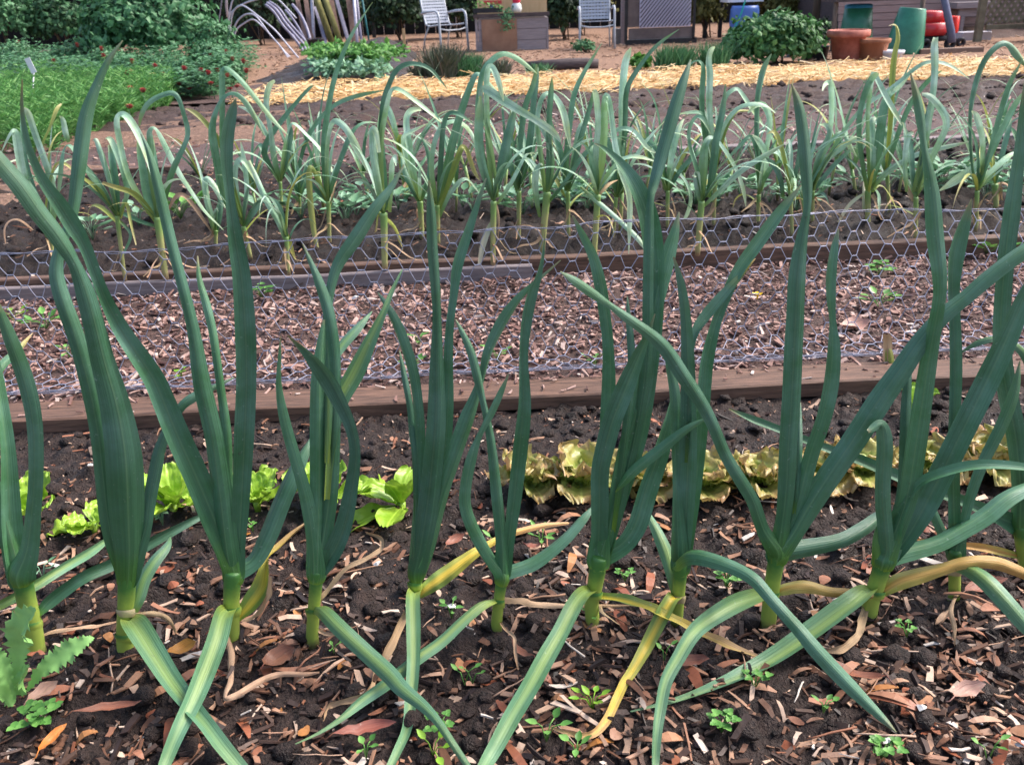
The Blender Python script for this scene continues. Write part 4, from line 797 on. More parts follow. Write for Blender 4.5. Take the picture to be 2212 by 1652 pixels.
for px, py, l, tl in (
    (120, 470, 'short garlic plant behind the leftmost one, in front of the feathery foliage', .8), (560, 470, 'loose leaved garlic plant between the clover and a thin stemmed one', .9),
    (700, 455, 'arching garlic plant behind the one with the tallest needle leaf', 1), (800, 440, 'fine leaved garlic plant behind the blunt cut leaf', .9), (985, 450, 'dark leaved garlic plant in the back row just left of the centre', 1),
    (1020, 430, 'rear garlic plant left of the bleached hanging leaf, against the bare soil', 1), (1150, 445, 'rear garlic plant behind the pair of dark upright ones', .95), (1270, 440, 'rear garlic plant behind the pale bent over crest', 1),
    (1390, 430, 'rear garlic plant hidden behind the high folded leek leaf', 1), (1480, 425, 'rear garlic plant below the terracotta pots with crossing leaves', .95), (1570, 418, 'rear garlic plant right of the brightest blue arch', 1),
    (1680, 425, 'rear garlic plant beside the tallest leek tip at right', 1), (1790, 415, 'rear garlic plant below the straw at right with spiky leaves', .9), (1850, 420, 'rear garlic plant left of the squared off pale leaf', 1), (1940, 420, 'rear garlic plant under the big spanning arch', 1),
    (2000, 410, 'rear garlic plant among round leaved weeds at right', .9), (2090, 405, 'rear garlic plant left of the dried out one', .95), (2190, 420, 'last garlic plant in the back, at the right edge', 1),
    (445, 440, 'loose garlic plant in the back row under the nearest clover flowers', .9), (640, 425, 'rear garlic plant between the thin stemmed and the needle leaf one', .95), (890, 425, 'pale rear garlic plant left of the shrivelled stem', 1.05), (1090, 420, 'rear garlic plant peeping between the dark upright ones', 1.05), (1215, 420, 'rear garlic plant right of the twin stalks', 1), (1330, 415, 'rear garlic plant below the chive clump', 1), (1435, 410, 'rear garlic plant between the high folded leek leaf and the brightest arch', 1), (1640, 400, 'rear garlic plant under the leafy bush', 1), (1900, 400, 'rear garlic plant below the green cone bin', 1), (2140, 395, 'rear garlic plant with spreading leaves near the right edge', 1),
    (1340, 500, 'small garlic plant in front between two board side plants', .75), (1740, 480, 'small pale garlic plant beside the tall leek blade', .75)):
    fillgarlic(px, py, l, tl)

# ------------------------------------------------------------------ wire netting
def netting():
    Y0 = YB + .135
    t = thing('wire_netting', (0, Y0, .03), 'bent length of hexagonal chicken wire standing along the path behind the near board', 'wire netting')
    cell_w, cell_h = .0475, .0335       # full width along x, height
    tw = .0155; e = (cell_w - tw) / 2
    period = tw * 2 + e * 2 + 0.0     # repeat along x
    period = 2 * (tw + e)
    prof = []                         # arc length -> (dy, z)
    def pr(s, x):
        k = 1 - min(1, max(0, (x - .2) / .9)) * .35
        flat = .10
        sag = .012 * noise.noise((x * 2.2, s * 5, 3)) + .012 * noise.noise((x * 7, s * 8, 5))
        if s < flat: return (s * .95, .022 + .010 * noise.noise((x * 6, s * 30, 8)))
        q = s - flat
        c = min(1, q / .10)
        ang = R(86) * (c ** .8) * (1 if x < 0 else k + (1 - k) * .25)
        z = .022 + q * math.sin(ang) * .97; y = flat + q * math.cos(ang) * .9
        return (y + sag, z + sag * .6)
    H = 15
    zmax = pr(H * cell_h, 0)
    bm = bmesh.new()
    def P(x, s):
        sk = .10 * max(0, x - .4) * s                    # netting is racked over at the right
        xx = x + sk + .008 * noise.noise((x * 9, s * 14, 2)); y, z = pr(s, xx)
        wave = .035 * noise.noise((x * 1.3, 4.1, 1)) * s / .5
        return Vector((xx, y + wave, z + .018 * math.sin(x * 2.1) * s))
    x0, x1 = -2.6, 2.8
    n = int((x1 - x0) / period)
    for r in range(H + 1):
        off = 0 if r % 2 == 0 else period / 2
        s = r * cell_h / 1.0 * .92 / 1.0
        for i in range(n):
            a = x0 + i * period + off
            # twist along x
            p0, p1 = P(a, s), P(a + tw, s)
            d = Vector((0, .0008, .0008))
            tube(bm, [p0 + d, (p0 + p1) / 2 - d, p1 + d], .0013, 4, False)
            tube(bm, [p0 - d, (p0 + p1) / 2 + d, p1 - d], .0013, 4, False)
            if r < H:
                s2 = s + cell_h * .92
                q = P(a + tw + e, s2); tube(bm, [p1, (p1 + q) / 2 + Vector((0, .001, 0)), q], .00125, 4, False)
                q = P(a - e, s2); tube(bm, [p0, (p0 + q) / 2 + Vector((0, -.001, 0)), q], .00125, 4, False)
    finish('hexagon_mesh', bm, GALV, t)
    for nm, s, k in (('selvedge_wire', 0, 2), ('selvedge_wire', H * cell_h * .92, 2)):
        bm = bmesh.new()
        for j in range(k): tube(bm, [P(x0 + i * .04, s) + Vector((0, .003 * math.sin(i * 1.3 + j * 3.1), .003 * math.cos(i * 1.3 + j * 3.1))) for i in range(int((x1 - x0) / .04))], .0011, 4, False)
        finish(nm, bm, GALV, t)
    # crumpled lower wires lying on the chips
    bm = bmesh.new()
    for j in range(3):
        y = .01 + j * .012; tube(bm, [Vector((x0 + i * .03, y + .010 * noise.noise((i * .25, j * 3.3, 1)), .012 + .010 * abs(noise.noise((i * .3, j * 2.1, 6))))) for i in range(int((x1 - x0) / .03))], .0008, 4, False)
    finish('crumpled_wires', bm, GALV, t)
netting()

# ------------------------------------------------------------------ lettuces
def lettmat(name, a, b2, edge):
    m, nt, b = newmat(name); v = obco(nt)
    uvn = nd(nt, 'ShaderNodeUVMap'); sep = nd(nt, 'ShaderNodeSeparateXYZ'); nt.links.new(uvn.outputs[0], sep.inputs[0])
    n = nz(nt, 30, 5, .6, v); c = ramp(nt, n, ((.3, a), (.7, b2)))
    if edge:
        n2 = nz(nt, 18, 3, .6, v)
        ad = nd(nt, 'ShaderNodeMath', operation='MULTIPLY_ADD'); nt.links.new(n2, ad.inputs[0]); ad.inputs[1].default_value = .55; mm = nd(nt, 'ShaderNodeMath', operation='MULTIPLY'); nt.links.new(sep.outputs[1], mm.inputs[0]); mm.inputs[1].default_value = .5; nt.links.new(mm.outputs[0], ad.inputs[2])
        c = mix(nt, ramp(nt, ad.outputs[0], ((.46, (0, 0, 0)), (.82, (.8,) * 3))), c, edge)
    d = nd(nt, 'ShaderNodeMath', operation='SUBTRACT'); nt.links.new(sep.outputs[0], d.inputs[0]); d.inputs[1].default_value = .5
    ab = nd(nt, 'ShaderNodeMath', operation='ABSOLUTE'); nt.links.new(d.outputs[0], ab.inputs[0])
    c = mix(nt, ramp(nt, ab.outputs[0], ((.0, (.5,) * 3), (.05, (0, 0, 0)))), c, tuple(min(1, k * 1.5 + .03) for k in b2))
    nt.links.new(c, b.inputs['Base Color']); b.inputs['Roughness'].default_value = .38; bump(nt, b, n, .5, .006); add_trans(nt, b, c, .22); return m
LIME = lettmat('lime_lettuce', (.20, .38, .02), (.40, .58, .07), None)
REDL = lettmat('red_tinged_lettuce', (.24, .36, .06), (.44, .50, .13), (.45, .20, .12))
def lettleaf(root, L, W, az, el, bend, ruf, m, stalk=.35, freq=5):
    bm = bmesh.new(); uv = bm.loops.layers.uv.verify(); nu, nv = 22, 16; g = []
    ph = rnd.uniform(0, 9); p = Vector((0, 0, .0)); d = Vector((math.cos(az), math.sin(az), 0)); side = Vector((-math.sin(az), math.cos(az), 0))
    for j in range(nv + 1):
        s = j / nv; e = el - bend * s ** 1.6
        if j: p = p + (d * math.cos(e) + Vector((0, 0, math.sin(e)))) * L / nv
        nrm = d * -math.sin(e) + Vector((0, 0, math.cos(e)))
        w = W * (.22 + .78 * min(1, max(0, (s - .12) / stalk)) ** 1.2) * (1 if s < .8 else math.sqrt(max(.05, 1 - ((s - .8) / .23) ** 2)))
        row = []
        for i in range(nu + 1):
            u = i / nu * 2 - 1
            rr = ruf * (abs(u) ** 1.5 * .9 + max(0, s - .6) * 1.2) * W
            q = p + side * (u * w * .5 * (1 + .12 * noise.noise((u * 3, s * 5, ph)))) + nrm * (abs(u) ** 2 * w * .22 + rr * (math.sin(s * freq * 5 + ph + u * 2) * .6 + noise.noise((u * freq, s * freq * 1.4, ph)) * .9))
            q += d * (.12 * W * noise.noise((u * freq * 1.2, 3, ph)) * s)
            row.append(bm.verts.new(q))
        g.append(row)
    for j in range(nv):
        for i in range(nu):
            f = bm.faces.new((g[j][i], g[j][i+1], g[j+1][i+1], g[j+1][i]))
            for l, (a, b) in zip(f.loops, ((i, j), (i+1, j), (i+1, j+1), (i, j+1))): l[uv].uv = (a / nu, b / nv)
    return finish('leaf', bm, m, root)
def lettuce(px, py, label, n, L, W, m, ruf, els=(25, 75), name='lettuce', grp=None, az=None):
    P = gp(px, py, .01); t = thing(name, P, label, 'lettuce', grp)
    for k in range(n):
        a = (az[k % len(az)] + .5 * (k // len(az)) if az else k * 2.4 + rnd.uniform(-.3, .3))
        kk = k / max(1, n - 1)
        el = R(els[0] + (els[1] - els[0]) * kk)
        lettleaf(t, L * rnd.uniform(.8, 1.1) * (1 - .25 * kk), W * rnd.uniform(.8, 1.1), a, el, rnd.uniform(.2, 1.1), ruf, m, freq=4 if ruf < .1 else 5)
    bm = bmesh.new(); tube(bm, [Vector((0, 0, -.02)), Vector((0, 0, .012))], [.007, .009], 8); finish('stalk', bm, m, t)
    return t
g1 = 'lime lettuces behind the leeks'
lettuce(72, 1122, 'lime lettuce with one upright wavy leaf behind the leftmost leek', 6, 0.123, 0.070, LIME, 0.11, (30, 85), grp=g1, az=[2.6, -.9, 4.2, 1.4])
lettuce(205, 1140, 'low lime lettuce seedling left of the broadest leek', 6, 0.081, 0.051, LIME, 0.13, (10, 55), grp=g1, az=[3.3, .2, 4.4, 1.6])
lettuce(375, 1100, 'lime lettuce between the broadest leek and the long swept leaf', 8, 0.123, 0.060, LIME, 0.11, (25, 80), grp=g1)
lettuce(555, 1088, 'lime lettuce peeping out right of the upright strap leaf', 7, 0.104, 0.056, LIME, 0.13, (25, 75), grp=g1)
lettuce(690, 1090, 'lime lettuce hidden behind the leek with the hooked leaf', 8, 0.123, 0.070, LIME, 0.09, (25, 80), grp=g1)
lettuce(868, 1095, 'best lit lime lettuce with one tall spoon leaf and leaves spread on the soil', 7, 0.113, 0.064, LIME, 0.07, (4, 84), grp=g1, az=[3.6, 4.5, 2.9, 3.3, 1.2])
lettuce(1975, 880, 'tiny lime lettuce leaf near the board at right', 4, 0.076, 0.037, LIME, 0.11, (55, 75), grp=g1)
g2 = 'red tinged frilly lettuces'
for px, py, l, L in ((1150, 1052, 'frilly red tinged lettuce with its leftmost leaves beside the split leek', .125), (1255, 1050, 'biggest frilly lettuce, its tan rimmed leaves left of the high folded leek', .15), (1400, 1052, 'frilly lettuce behind the leek with the high folded leaf', .125), (1520, 1058, 'frilly lettuce with bronze edges right of the arching leek', .12),
    (1640, 1050, 'frilly red tinged lettuce left of the largest leek', .125), (1765, 1035, 'frilly lettuce behind the V of the largest leek', .14), (1860, 1025, 'frilly bronze lettuce left of the curled stub leaf', .13), (2010, 1020, 'frilly reddish lettuce right of the curled stub leaf', .13), (2135, 1010, 'frilly yellow green lettuce furthest right', .13)):
    lettuce(px, py, l, 11, L * rnd.uniform(.68, .95), L * rnd.uniform(.55, .72), REDL, rnd.uniform(.15, .21), (12, 75), name='frilly_lettuce', grp=g2)

# ------------------------------------------------------------------ weeds and seedlings
WEED = islands('weed_leaf', ((0, (.07, .20, .04)), (.5, (.13, .33, .07)), (1, (.20, .42, .10))), .45, trans=.2, nscale=90, namt=.25)
LIMEW = islands('lime_weed_leaf', ((0, (.18, .40, .03)), (1, (.30, .52, .06))), .4, trans=.25, nscale=60, namt=.2)
SPIN = islands('blue_green_weed_leaf', ((0, (.13, .28, .14)), (.6, (.21, .40, .24)), (1, (.30, .48, .33))), .5, trans=.15, nscale=60, namt=.2)
def ovalleaf(bm, p, d, n, L, W, lobes=0):
    d = d.normalized(); s = d.cross(n).normalized(); n = s.cross(d); k = 9; ring = []
    mid = [bm.verts.new(p + d * L * i / 4 - n * (.08 * L * math.sin(i / 4 * 3))) for i in range(5)]
    for sg in (1, -1):
        prev = mid[0]; edge = [mid[0]]
        for i in range(1, 4):
            w = W * .5 * (math.sin(math.pi * (i / 4) ** .8)) * (1 + (.25 * rnd.uniform(-1, 1) if lobes else 0))
            edge.append(bm.verts.new(p + d * L * i / 4 + s * sg * w + n * w * .25))
        edge.append(mid[4])
        for i in range(4):
            vs = [mid[i], mid[i+1], edge[i+1], edge[i]]
            vs = list(dict.fromkeys(vs))
            if len(vs) > 2: bm.faces.new(vs if sg > 0 else vs[::-1])
def seedling(px, py, label, n, size, m, h=.02, z=.012, name='seedling', grp='seedlings and weeds', rows=2, clover=False, spread=1.0):
    if name == 'seedling': size *= .72; h *= .8
    P = gp(px, py, z); t = thing(name, P, label, 'seedling' if name == 'seedling' else 'weed', grp)
    bs = bmesh.new(); bl = bmesh.new()
    for k in range(n):
        a = k * 2.4 + rnd.uniform(-.4, .4); r = size * rnd.uniform(.3, 1.1) * spread; top = Vector((math.cos(a) * r, math.sin(a) * r, h * rnd.uniform(.5, 1.2)))
        tube(bs, [Vector((0, 0, -.01)), top * .5 + Vector((0, 0, h * .25)), top], .0009, 5)
        if clover:
            for j in range(3):
                b = a + j * 2.09; ovalleaf(bl, top, Vector((math.cos(b), math.sin(b), .15)), Vector((0, 0, 1)), size * .42, size * .42)
        else: ovalleaf(bl, top, Vector((math.cos(a), math.sin(a), rnd.uniform(0, .7))), Vector((0, 0, 1)), size * rnd.uniform(.7, 1.1), size * rnd.uniform(.4, .6))
    finish('stalks', bs, m, t); finish('leaves', bl, m, t); return t
for px, py, l, n, s, m, h, cl in (
    (1280, 1522, 'bright lime rosette seedling in front of the orange tipped leaf', 7, .026, LIMEW, .02, 0), (935, 1620, 'lime two leaved seedling at the bottom below the crossed leaves', 4, .030, LIMEW, .015, 0),
    (950, 1572, 'clover like weed climbing the yellowing leaf at the bottom', 8, .028, WEED, .02, 1), (1003, 1468, 'single leaf seedling right of the spotted hanging leaf', 2, .022, WEED, .025, 0), (1560, 1570, 'clover weed below the arching leek leaves', 9, .030, WEED, .02, 1),
    (1630, 1478, 'two part clover weed right of the arching leaf', 6, .026, WEED, .03, 1), (1780, 1528, 'three leaved seedling left of the pointed leaf tip', 4, .022, WEED, .015, 0), (1905, 1625, 'clover patch at the bottom right', 11, .032, WEED, .02, 1),
    (2135, 1635, 'round leaved seedling near the bottom right corner', 3, .024, WEED, .03, 0), (1960, 1365, 'small three part seedling below the yellow leaf at right', 5, .022, WEED, .02, 1), (975, 1325, 'seedling with white flake beside it', 5, .024, WEED, .02, 0),
    (1170, 1172, 'seedling beside the red leaf scrap behind the leeks', 6, .028, WEED, .03, 0), (1075, 1180, 'seedling behind the split leek', 5, .028, WEED, .02, 0), (1275, 1335, 'pair of small leaves at the foot of the folded leek', 4, .022, WEED, .015, 0),
    (1350, 1245, 'tiny fern like seedling right of the folded leek', 6, .022, WEED, .015, 1), (1570, 1262, 'clover weed behind the arching leaf at right', 10, .030, WEED, .03, 1), (90, 1240, 'pale round leaved seedling right of the leftmost leek', 4, .024, SPIN, .03, 0),
    (440, 1445, 'tiny green seedling between crossed leek leaves', 3, .014, WEED, .008, 0), (720, 1400, 'tiny seedling right of the dry leek leaf', 3, .014, WEED, .008, 0), (1180, 1590, 'grassy seedling at the bottom centre', 4, .03, WEED, .03, 0),
    (1245, 1625, 'lone grass sprig at the bottom below the curled orange tip', 4, .03, WEED, .02, 0), (790, 1625, 'blade like seedling at the bottom beside the bark strip', 4, .024, WEED, .02, 0), (1020, 1465, 'young leaf poking up through chips', 2, .018, WEED, .02, 0), (1435, 1415, 'small upright leaf left of the arching leek', 2, .020, WEED, .02, 0),
    (545, 1140, 'sprig of weed under the lime lettuces', 5, .02, WEED, .02, 1), (350, 1125, 'leafy sprig in front of the second lettuce', 8, .022, SPIN, .03, 0), (215, 975, 'lone green leaf on the soil above the left lettuce', 2, .022, WEED, .012, 0)):
    seedling(px, py, l, n, s, m, h, clover=bool(cl))
for px, py, l, n, s, m in (
    (565, 640, 'leafy weed against the garlic bed board left of centre', 10, .04, WEED), (100, 705, 'clover weed on the path at left under the netting', 12, .045, WEED), (30, 690, 'round leaved weed at the left end of the path', 5, .04, LIMEW),
    (390, 818, 'small weed beside the near board', 4, .025, LIMEW), (1900, 590, 'vetch like weed in front of the garlic bed at right', 12, .045, WEED), (2130, 545, 'yellow green weed at the far right of the path', 14, .06, WEED), (1900, 660, 'trailing weed on the path behind the largest leek', 8, .04, WEED),
    (905, 745, 'tiny weed on the path left of the tall straight leek', 5, .025, WEED), (895, 795, 'reddish weed near the near board at centre', 6, .028, WEED), (1285, 790, 'weed at the netting foot right of centre', 5, .026, WEED), (1075, 775, 'pair of weeds on the path behind the slim leek', 6, .026, WEED), (150, 770, 'sparse weed on the path behind the broadest leek', 6, .03, WEED)):
    seedling(px, py, l, n, s, m, .03, name='path_weed', grp='weeds on the path', clover=rnd.random() < .5)
for i, (px, py, n, s, l) in enumerate((
    (200, 500, 8, .05, 'round leaved weed behind the stout garlic at left'), (300, 470, 7, .05, 'pale weed rosette left of the feathery green clump'), (390, 455, 16, .06, 'feathery green clump in the garlic bed at left'), (650, 455, 9, .06, 'spinach like weed left of the tall needle leaf garlic'),
    (745, 465, 9, .06, 'spinach like rosette right of the tall needle leaf garlic'), (790, 430, 9, .06, 'blue green weed behind the blunt cut garlic leaf'), (860, 435, 9, .06, 'blue green weed between two middle garlic plants'), (1000, 430, 9, .06, 'weed between the leaning pair and the bleached leaf'), (1090, 430, 10, .065, 'leafy weed behind the dark upright garlic'),
    (1130, 445, 9, .065, 'bluish weed left of the twin stalk garlic'), (1220, 425, 10, .07, 'large bluish weed right of the twin stalk garlic'), (1265, 410, 10, .07, 'brightest weed behind the twin stalk garlic'), (1310, 405, 9, .06, 'weed below the long pale drooping leaf'), (1500, 425, 9, .06, 'weed between leek tips left of the brightest arch'),
    (1600, 405, 10, .06, 'round leaved weed right of the brightest arch'), (1720, 440, 7, .05, 'low dark weed beside the tall leek tip'), (1850, 400, 10, .06, 'bluish weed left of the squared off garlic leaf'), (1920, 390, 10, .065, 'round weed behind the squared off garlic leaf'), (2010, 385, 12, .07, 'clump of round bluish leaves right of the bleached garlic'),
    (2060, 375, 12, .07, 'tall round leaved weed behind the wide leek blade'), (2110, 390, 10, .06, 'weed left of the dried out garlic plant'), (2130, 410, 9, .06, 'pale round leaf weed in front of the dried out garlic'), (2190, 370, 10, .07, 'leafy weed at the right edge behind the garlic'))):
    seedling(px, py + 14, l, n + 5, s * 1.25, SPIN if i != 2 else WEED, .07, z=.075, name='leafy_weed', grp='leafy weeds in the garlic bed')
for i in range(30):
    px = rnd.choice((rnd.uniform(560, 1330), rnd.uniform(1480, 2212))); py = 446 - (px - 1106) * .030 + rnd.uniform(-16, 16)
    seedling(px, py, 'low pale green leafy weed in the strip under the back garlic plants', rnd.randint(9, 14), rnd.uniform(.045, .075), SPIN, .06, z=.075, name='leafy_weed', grp='low leafy weeds under the garlic')
# yellow flower fallen on the path
P = gp(1635, 643, .02); t = thing('yellow_flower', P, 'fallen yellow flower lying on the path chips behind the netting', 'flower')
YEL = noisy('yellow_petal', (.75, .42, .01), (.85, .6, .03), 40, .5, bmp=.1)
for k in range(5):
    bm = bmesh.new(); a = k * 1.257; ovalleaf(bm, Vector((0, 0, .006)), Vector((math.cos(a), math.sin(a), .5)), Vector((0, 0, 1)), .022, .02); finish('petal', bm, YEL, t)
bm = bmesh.new(); tube(bm, [Vector((0, 0, -.004)), Vector((.006, .004, .010))], .003, 6); finish('flower_centre', bm, YEL, t)
# yellow brown dead stub standing in the near board
P = gp(1917, 800, .01); t = thing('dead_stalk', P, 'short dead stalk, tan topped and yellow below, standing by the near board at right', 'stalk')
blade(t, parse('1918,800,14 1917,770,18 1918,745,18 1915,720,16'), P.y, 'U', 0, 'd', name='husk'); blade(t, parse('1918,806,12 1922,785,18 1920,762,16 1919,748,5'), P.y - .004, 'U', 0, 'Y', name='base')
# jagged thistle, bottom left
P = gp(62, 1545, .012); t = thing('thistle', P, 'young thistle with jagged pale green leaves at the bottom left', 'weed')
TH = islands('thistle_leaf', ((0, (.20, .44, .12)), (1, (.30, .52, .18))), .5, trans=.15, nscale=50, namt=.2)
def jag(root, raw, dy, upk=.3):
    raw = parse(raw); pts, W = leafpts(raw, P.y, 'U', dy, .02, n=8); pts = local(root, smoothpts(pts)); bm = bmesh.new(); T = frames(pts); rows = []
    for i, (p, tt, w) in enumerate(zip(pts, T, W)):
        N = (CAM - P).normalized() * (1 - upk) + Vector((0, 0, upk)); N = (N - tt * N.dot(tt)).normalized(); S = tt.cross(N)
        j = (.75, 1.15, .9, 1.25)[i % 4] * rnd.uniform(.9, 1.1)
        rows.append([bm.verts.new(p + S * s * w * .5 * (j if abs(s) == 1 else 1) + N * (abs(s) * .2 * w + (.10 * w * math.sin(i * 1.1) if abs(s) == 1 else 0))) for s in (-1, -.5, 0, .5, 1)])
    for a, b in zip(rows, rows[1:]):
        for k in range(4): bm.faces.new((a[k], a[k+1], b[k+1], b[k]))
    finish('jagged_leaf', bm, TH, root)
jag(t, '40,1500,8 40,1440,24 42,1395,40 44,1360,60 62,1335,60 78,1318,10', -.03)
jag(t, '60,1490,6 90,1450,30 125,1425,44 160,1400,44 190,1382,20 202,1376,4', .03)
jag(t, '30,1510,8 18,1470,34 5,1440,40 -12,1410,30 -25,1390,5', 0); jag(t, '44,1500,14 50,1470,40 58,1455,34 62,1440,6', -.05); jag(t, '30,1520,10 0,1500,40 -30,1490,10', -.06)
seedling(82, 1560, 'clover weed at the foot of the jagged thistle', 14, .04, WEED, .025, clover=True)
# ------------------------------------------------------------------ far plants
def leafcloud(name, root, m, n, fp, size, flat=.5, kind=None):
    bm = bmesh.new()
    for _ in range(n):
        p, out = fp(); s = rnd.uniform(*size)
        N = (out + Vector((rnd.gauss(0, .6), rnd.gauss(0, .6), rnd.gauss(flat, .5)))).normalized(); d = N.orthogonal(); d.rotate(Matrix.Rotation(rnd.uniform(0, 6.28), 3, N)); d = d.normalized() * s; w = N.cross(d) * rnd.uniform(.28, .42)
        v = [bm.verts.new(q) for q in (p, p + d * .5 + w - N * s * .06, p + d, p + d * .5 - w - N * s * .06)]; c = bm.verts.new(p + d * .5 + N * s * .05)
        for a, b in ((0, 1), (1, 2), (2, 3), (3, 0)): bm.faces.new((v[a], v[b], c))
    return finish(name, bm, m, root, smooth=False)
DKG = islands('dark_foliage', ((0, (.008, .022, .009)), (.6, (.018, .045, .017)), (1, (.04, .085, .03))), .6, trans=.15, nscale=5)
MDG = islands('mid_foliage', ((0, (.03, .11, .04)), (.5, (.075, .21, .085)), (1, (.15, .33, .16))), .5, trans=.2, nscale=5)
BRG = islands('bright_foliage', ((0, (.05, .17, .03)), (.5, (.10, .28, .05)), (1, (.18, .38, .08))), .5, trans=.25, nscale=5)
OLV = islands('olive_foliage', ((0, (.05, .055, .012)), (.5, (.12, .12, .03)), (1, (.20, .18, .05))), .6, trans=.15, nscale=5)
FTH = islands('feathery_foliage', ((0, (.06, .20, .05)), (.5, (.12, .32, .08)), (1, (.22, .42, .13))), .5, trans=.3, nscale=5)
CLV = islands('clover_foliage', ((0, (.05, .16, .06)), (.5, (.10, .25, .11)), (1, (.17, .34, .18))), .5, trans=.25, nscale=5)
BARK = noisy('bark', (.05, .035, .025), (.16, .12, .09), 14, .85, .2, .8, 6, (1, 1, .2), dist=.03)
def bush(px, py, wpx, htop, label, m, n, size, name='shrub', cat='shrub', group=None, depth=.8, flat=.4, zmin=.0, low=.1):
    P = gp(px, py, 0); rx = wpx * mpp(P) / 2; H = pp(px, htop, P.y).z
    t = thing(name, P, label, cat, group); ph = rnd.uniform(0, 50)
    def fp():
        while True:
            d = Vector((rnd.gauss(0, 1), rnd.gauss(0, 1), rnd.gauss(0, 1))).normalized()
            if d.z > -.55: break
        r = rnd.uniform(.45, 1) ** .5 * (.82 + .40 * noise.noise((d.x * 2.3 + ph, d.y * 2.3, d.z * 2.3)) + .25 * noise.noise((d.x * 6 + ph, d.y * 6, d.z * 6)))
        return Vector((d.x * rx * r, d.y * rx * depth * r, H * (low + .5 * (1 - low)) + d.z * r * H * .5 * (1 - low) * 1.05)), d
    leafcloud('foliage', t, m, n, fp, size, flat)
    bm = bmesh.new()
    for k in range(5):
        a = k * 1.3; tube(bm, [Vector((0.03 * k, 0, -.02)), Vector((math.cos(a) * rx * .25, math.sin(a) * rx * .2, H * .4)), Vector((math.cos(a) * rx * .5, math.sin(a) * rx * .4, H * .75))], [.014, .010, .004], 6)
    finish('stems', bm, BARK, t); return t
bush(335, 150, 330, -40, 'leafy mid green shrub above the red clover at the top left', MDG, 4200, (.07, .15), depth=.7, low=0)
bush(470, 150, 120, 38, 'smaller pale shrub between the big shrub and the bent pipes', MDG, 900, (.04, .09))
bush(1668, 140, 225, 20, 'rounded leafy bush left of the terracotta pots', islands('bush_foliage', ((0, (.025, .09, .025)), (.5, (.07, .2, .06)), (1, (.14, .30, .10))), .5, trans=.2, nscale=5), 3400, (.05, .11), low=-.1)
bush(1590, 118, 70, 62, 'small bush in front of the blue barrel', MDG, 500, (.05, .09))
bush(1755, 108, 70, 62, 'dark fine leaved shrub above the black pot', DKG, 700, (.03, .07))
bush(1775, 92, 60, 36, 'dark low plant behind the big terracotta pot', DKG, 400, (.03, .07))
bush(1262, 116, 60, 86, 'pale weed growing in front of the right hand chair', MDG, 260, (.04, .07), 'weed', 'weed')
bush(1385, 152, 50, 120, 'low bright plant left of the chive clump', BRG, 260, (.04, .09), 'low_plant', 'plant')
def spiky(px, py, wpx, htop, label, m, n, name, cat, lean=.25, w=(.004, .009)):
    P = gp(px, py, .01); rx = wpx * mpp(P) / 2; H = pp(px, htop, P.y).z; t = thing(name, P, label, cat); bm = bmesh.new()
    for _ in range(n):
        a = rnd.uniform(0, 6.283); r = rx * .7 * math.sqrt(rnd.random()); p = Vector((math.cos(a) * r, math.sin(a) * r, 0)); h = H * rnd.uniform(.45, 1); o = Vector((rnd.gauss(.06, lean), rnd.gauss(0, lean), 1)).normalized()
        k = rnd.uniform(*w); s = Vector((rnd.gauss(0, 1), rnd.gauss(0, .4), 0)).normalized() * k; bend = Vector((o.x, o.y, -.1)) * h * .3
        q = [p, p + o * h * .5, p + o * h + bend]
        v = [bm.verts.new(x) for x in (q[0] - s, q[0] + s, q[1] + s, q[1] - s, q[2])]; bm.faces.new((v[0], v[1], v[2], v[3])); bm.faces.new((v[3], v[2], v[4]))
    finish('blades', bm, m, t, smooth=False); return t
spiky(1455, 152, 110, 88, 'chive clump with grassy blades left of the leafy bush', MDG, 700, 'chive_clump', 'herb')
spiky(1540, 148, 90, 82, 'taller grassy herb clump leaning into the leafy bush', MDG, 500, 'grassy_clump', 'herb')
GRH = islands('grey_herb', ((0, (.06, .08, .05)), (.5, (.10, .13, .08)), (1, (.19, .19, .16))), .7, nscale=5)
spiky(955, 168, 90, 80, 'grey green herb bush in front of the left chair', GRH, 800, 'herb_bush', 'herb', .3)
spiky(1010, 165, 90, 105, 'low grey green herb right of the taller herb bush', MDG, 500, 'herb_bush', 'herb', .3)
spiky(1075, 166, 70, 120, 'low dark herb in front of the wooden planter box', GRH, 400, 'herb_bush', 'herb', .35)
spiky(905, 166, 60, 135, 'dry twiggy herb at the left end of the herb patch', GRH, 260, 'herb_bush', 'herb', .3)
spiky(1165, 160, 70, 132, 'tuft of grass beside the dark log edging', MDG, 200, 'grass_tuft', 'grass tuft', .35)

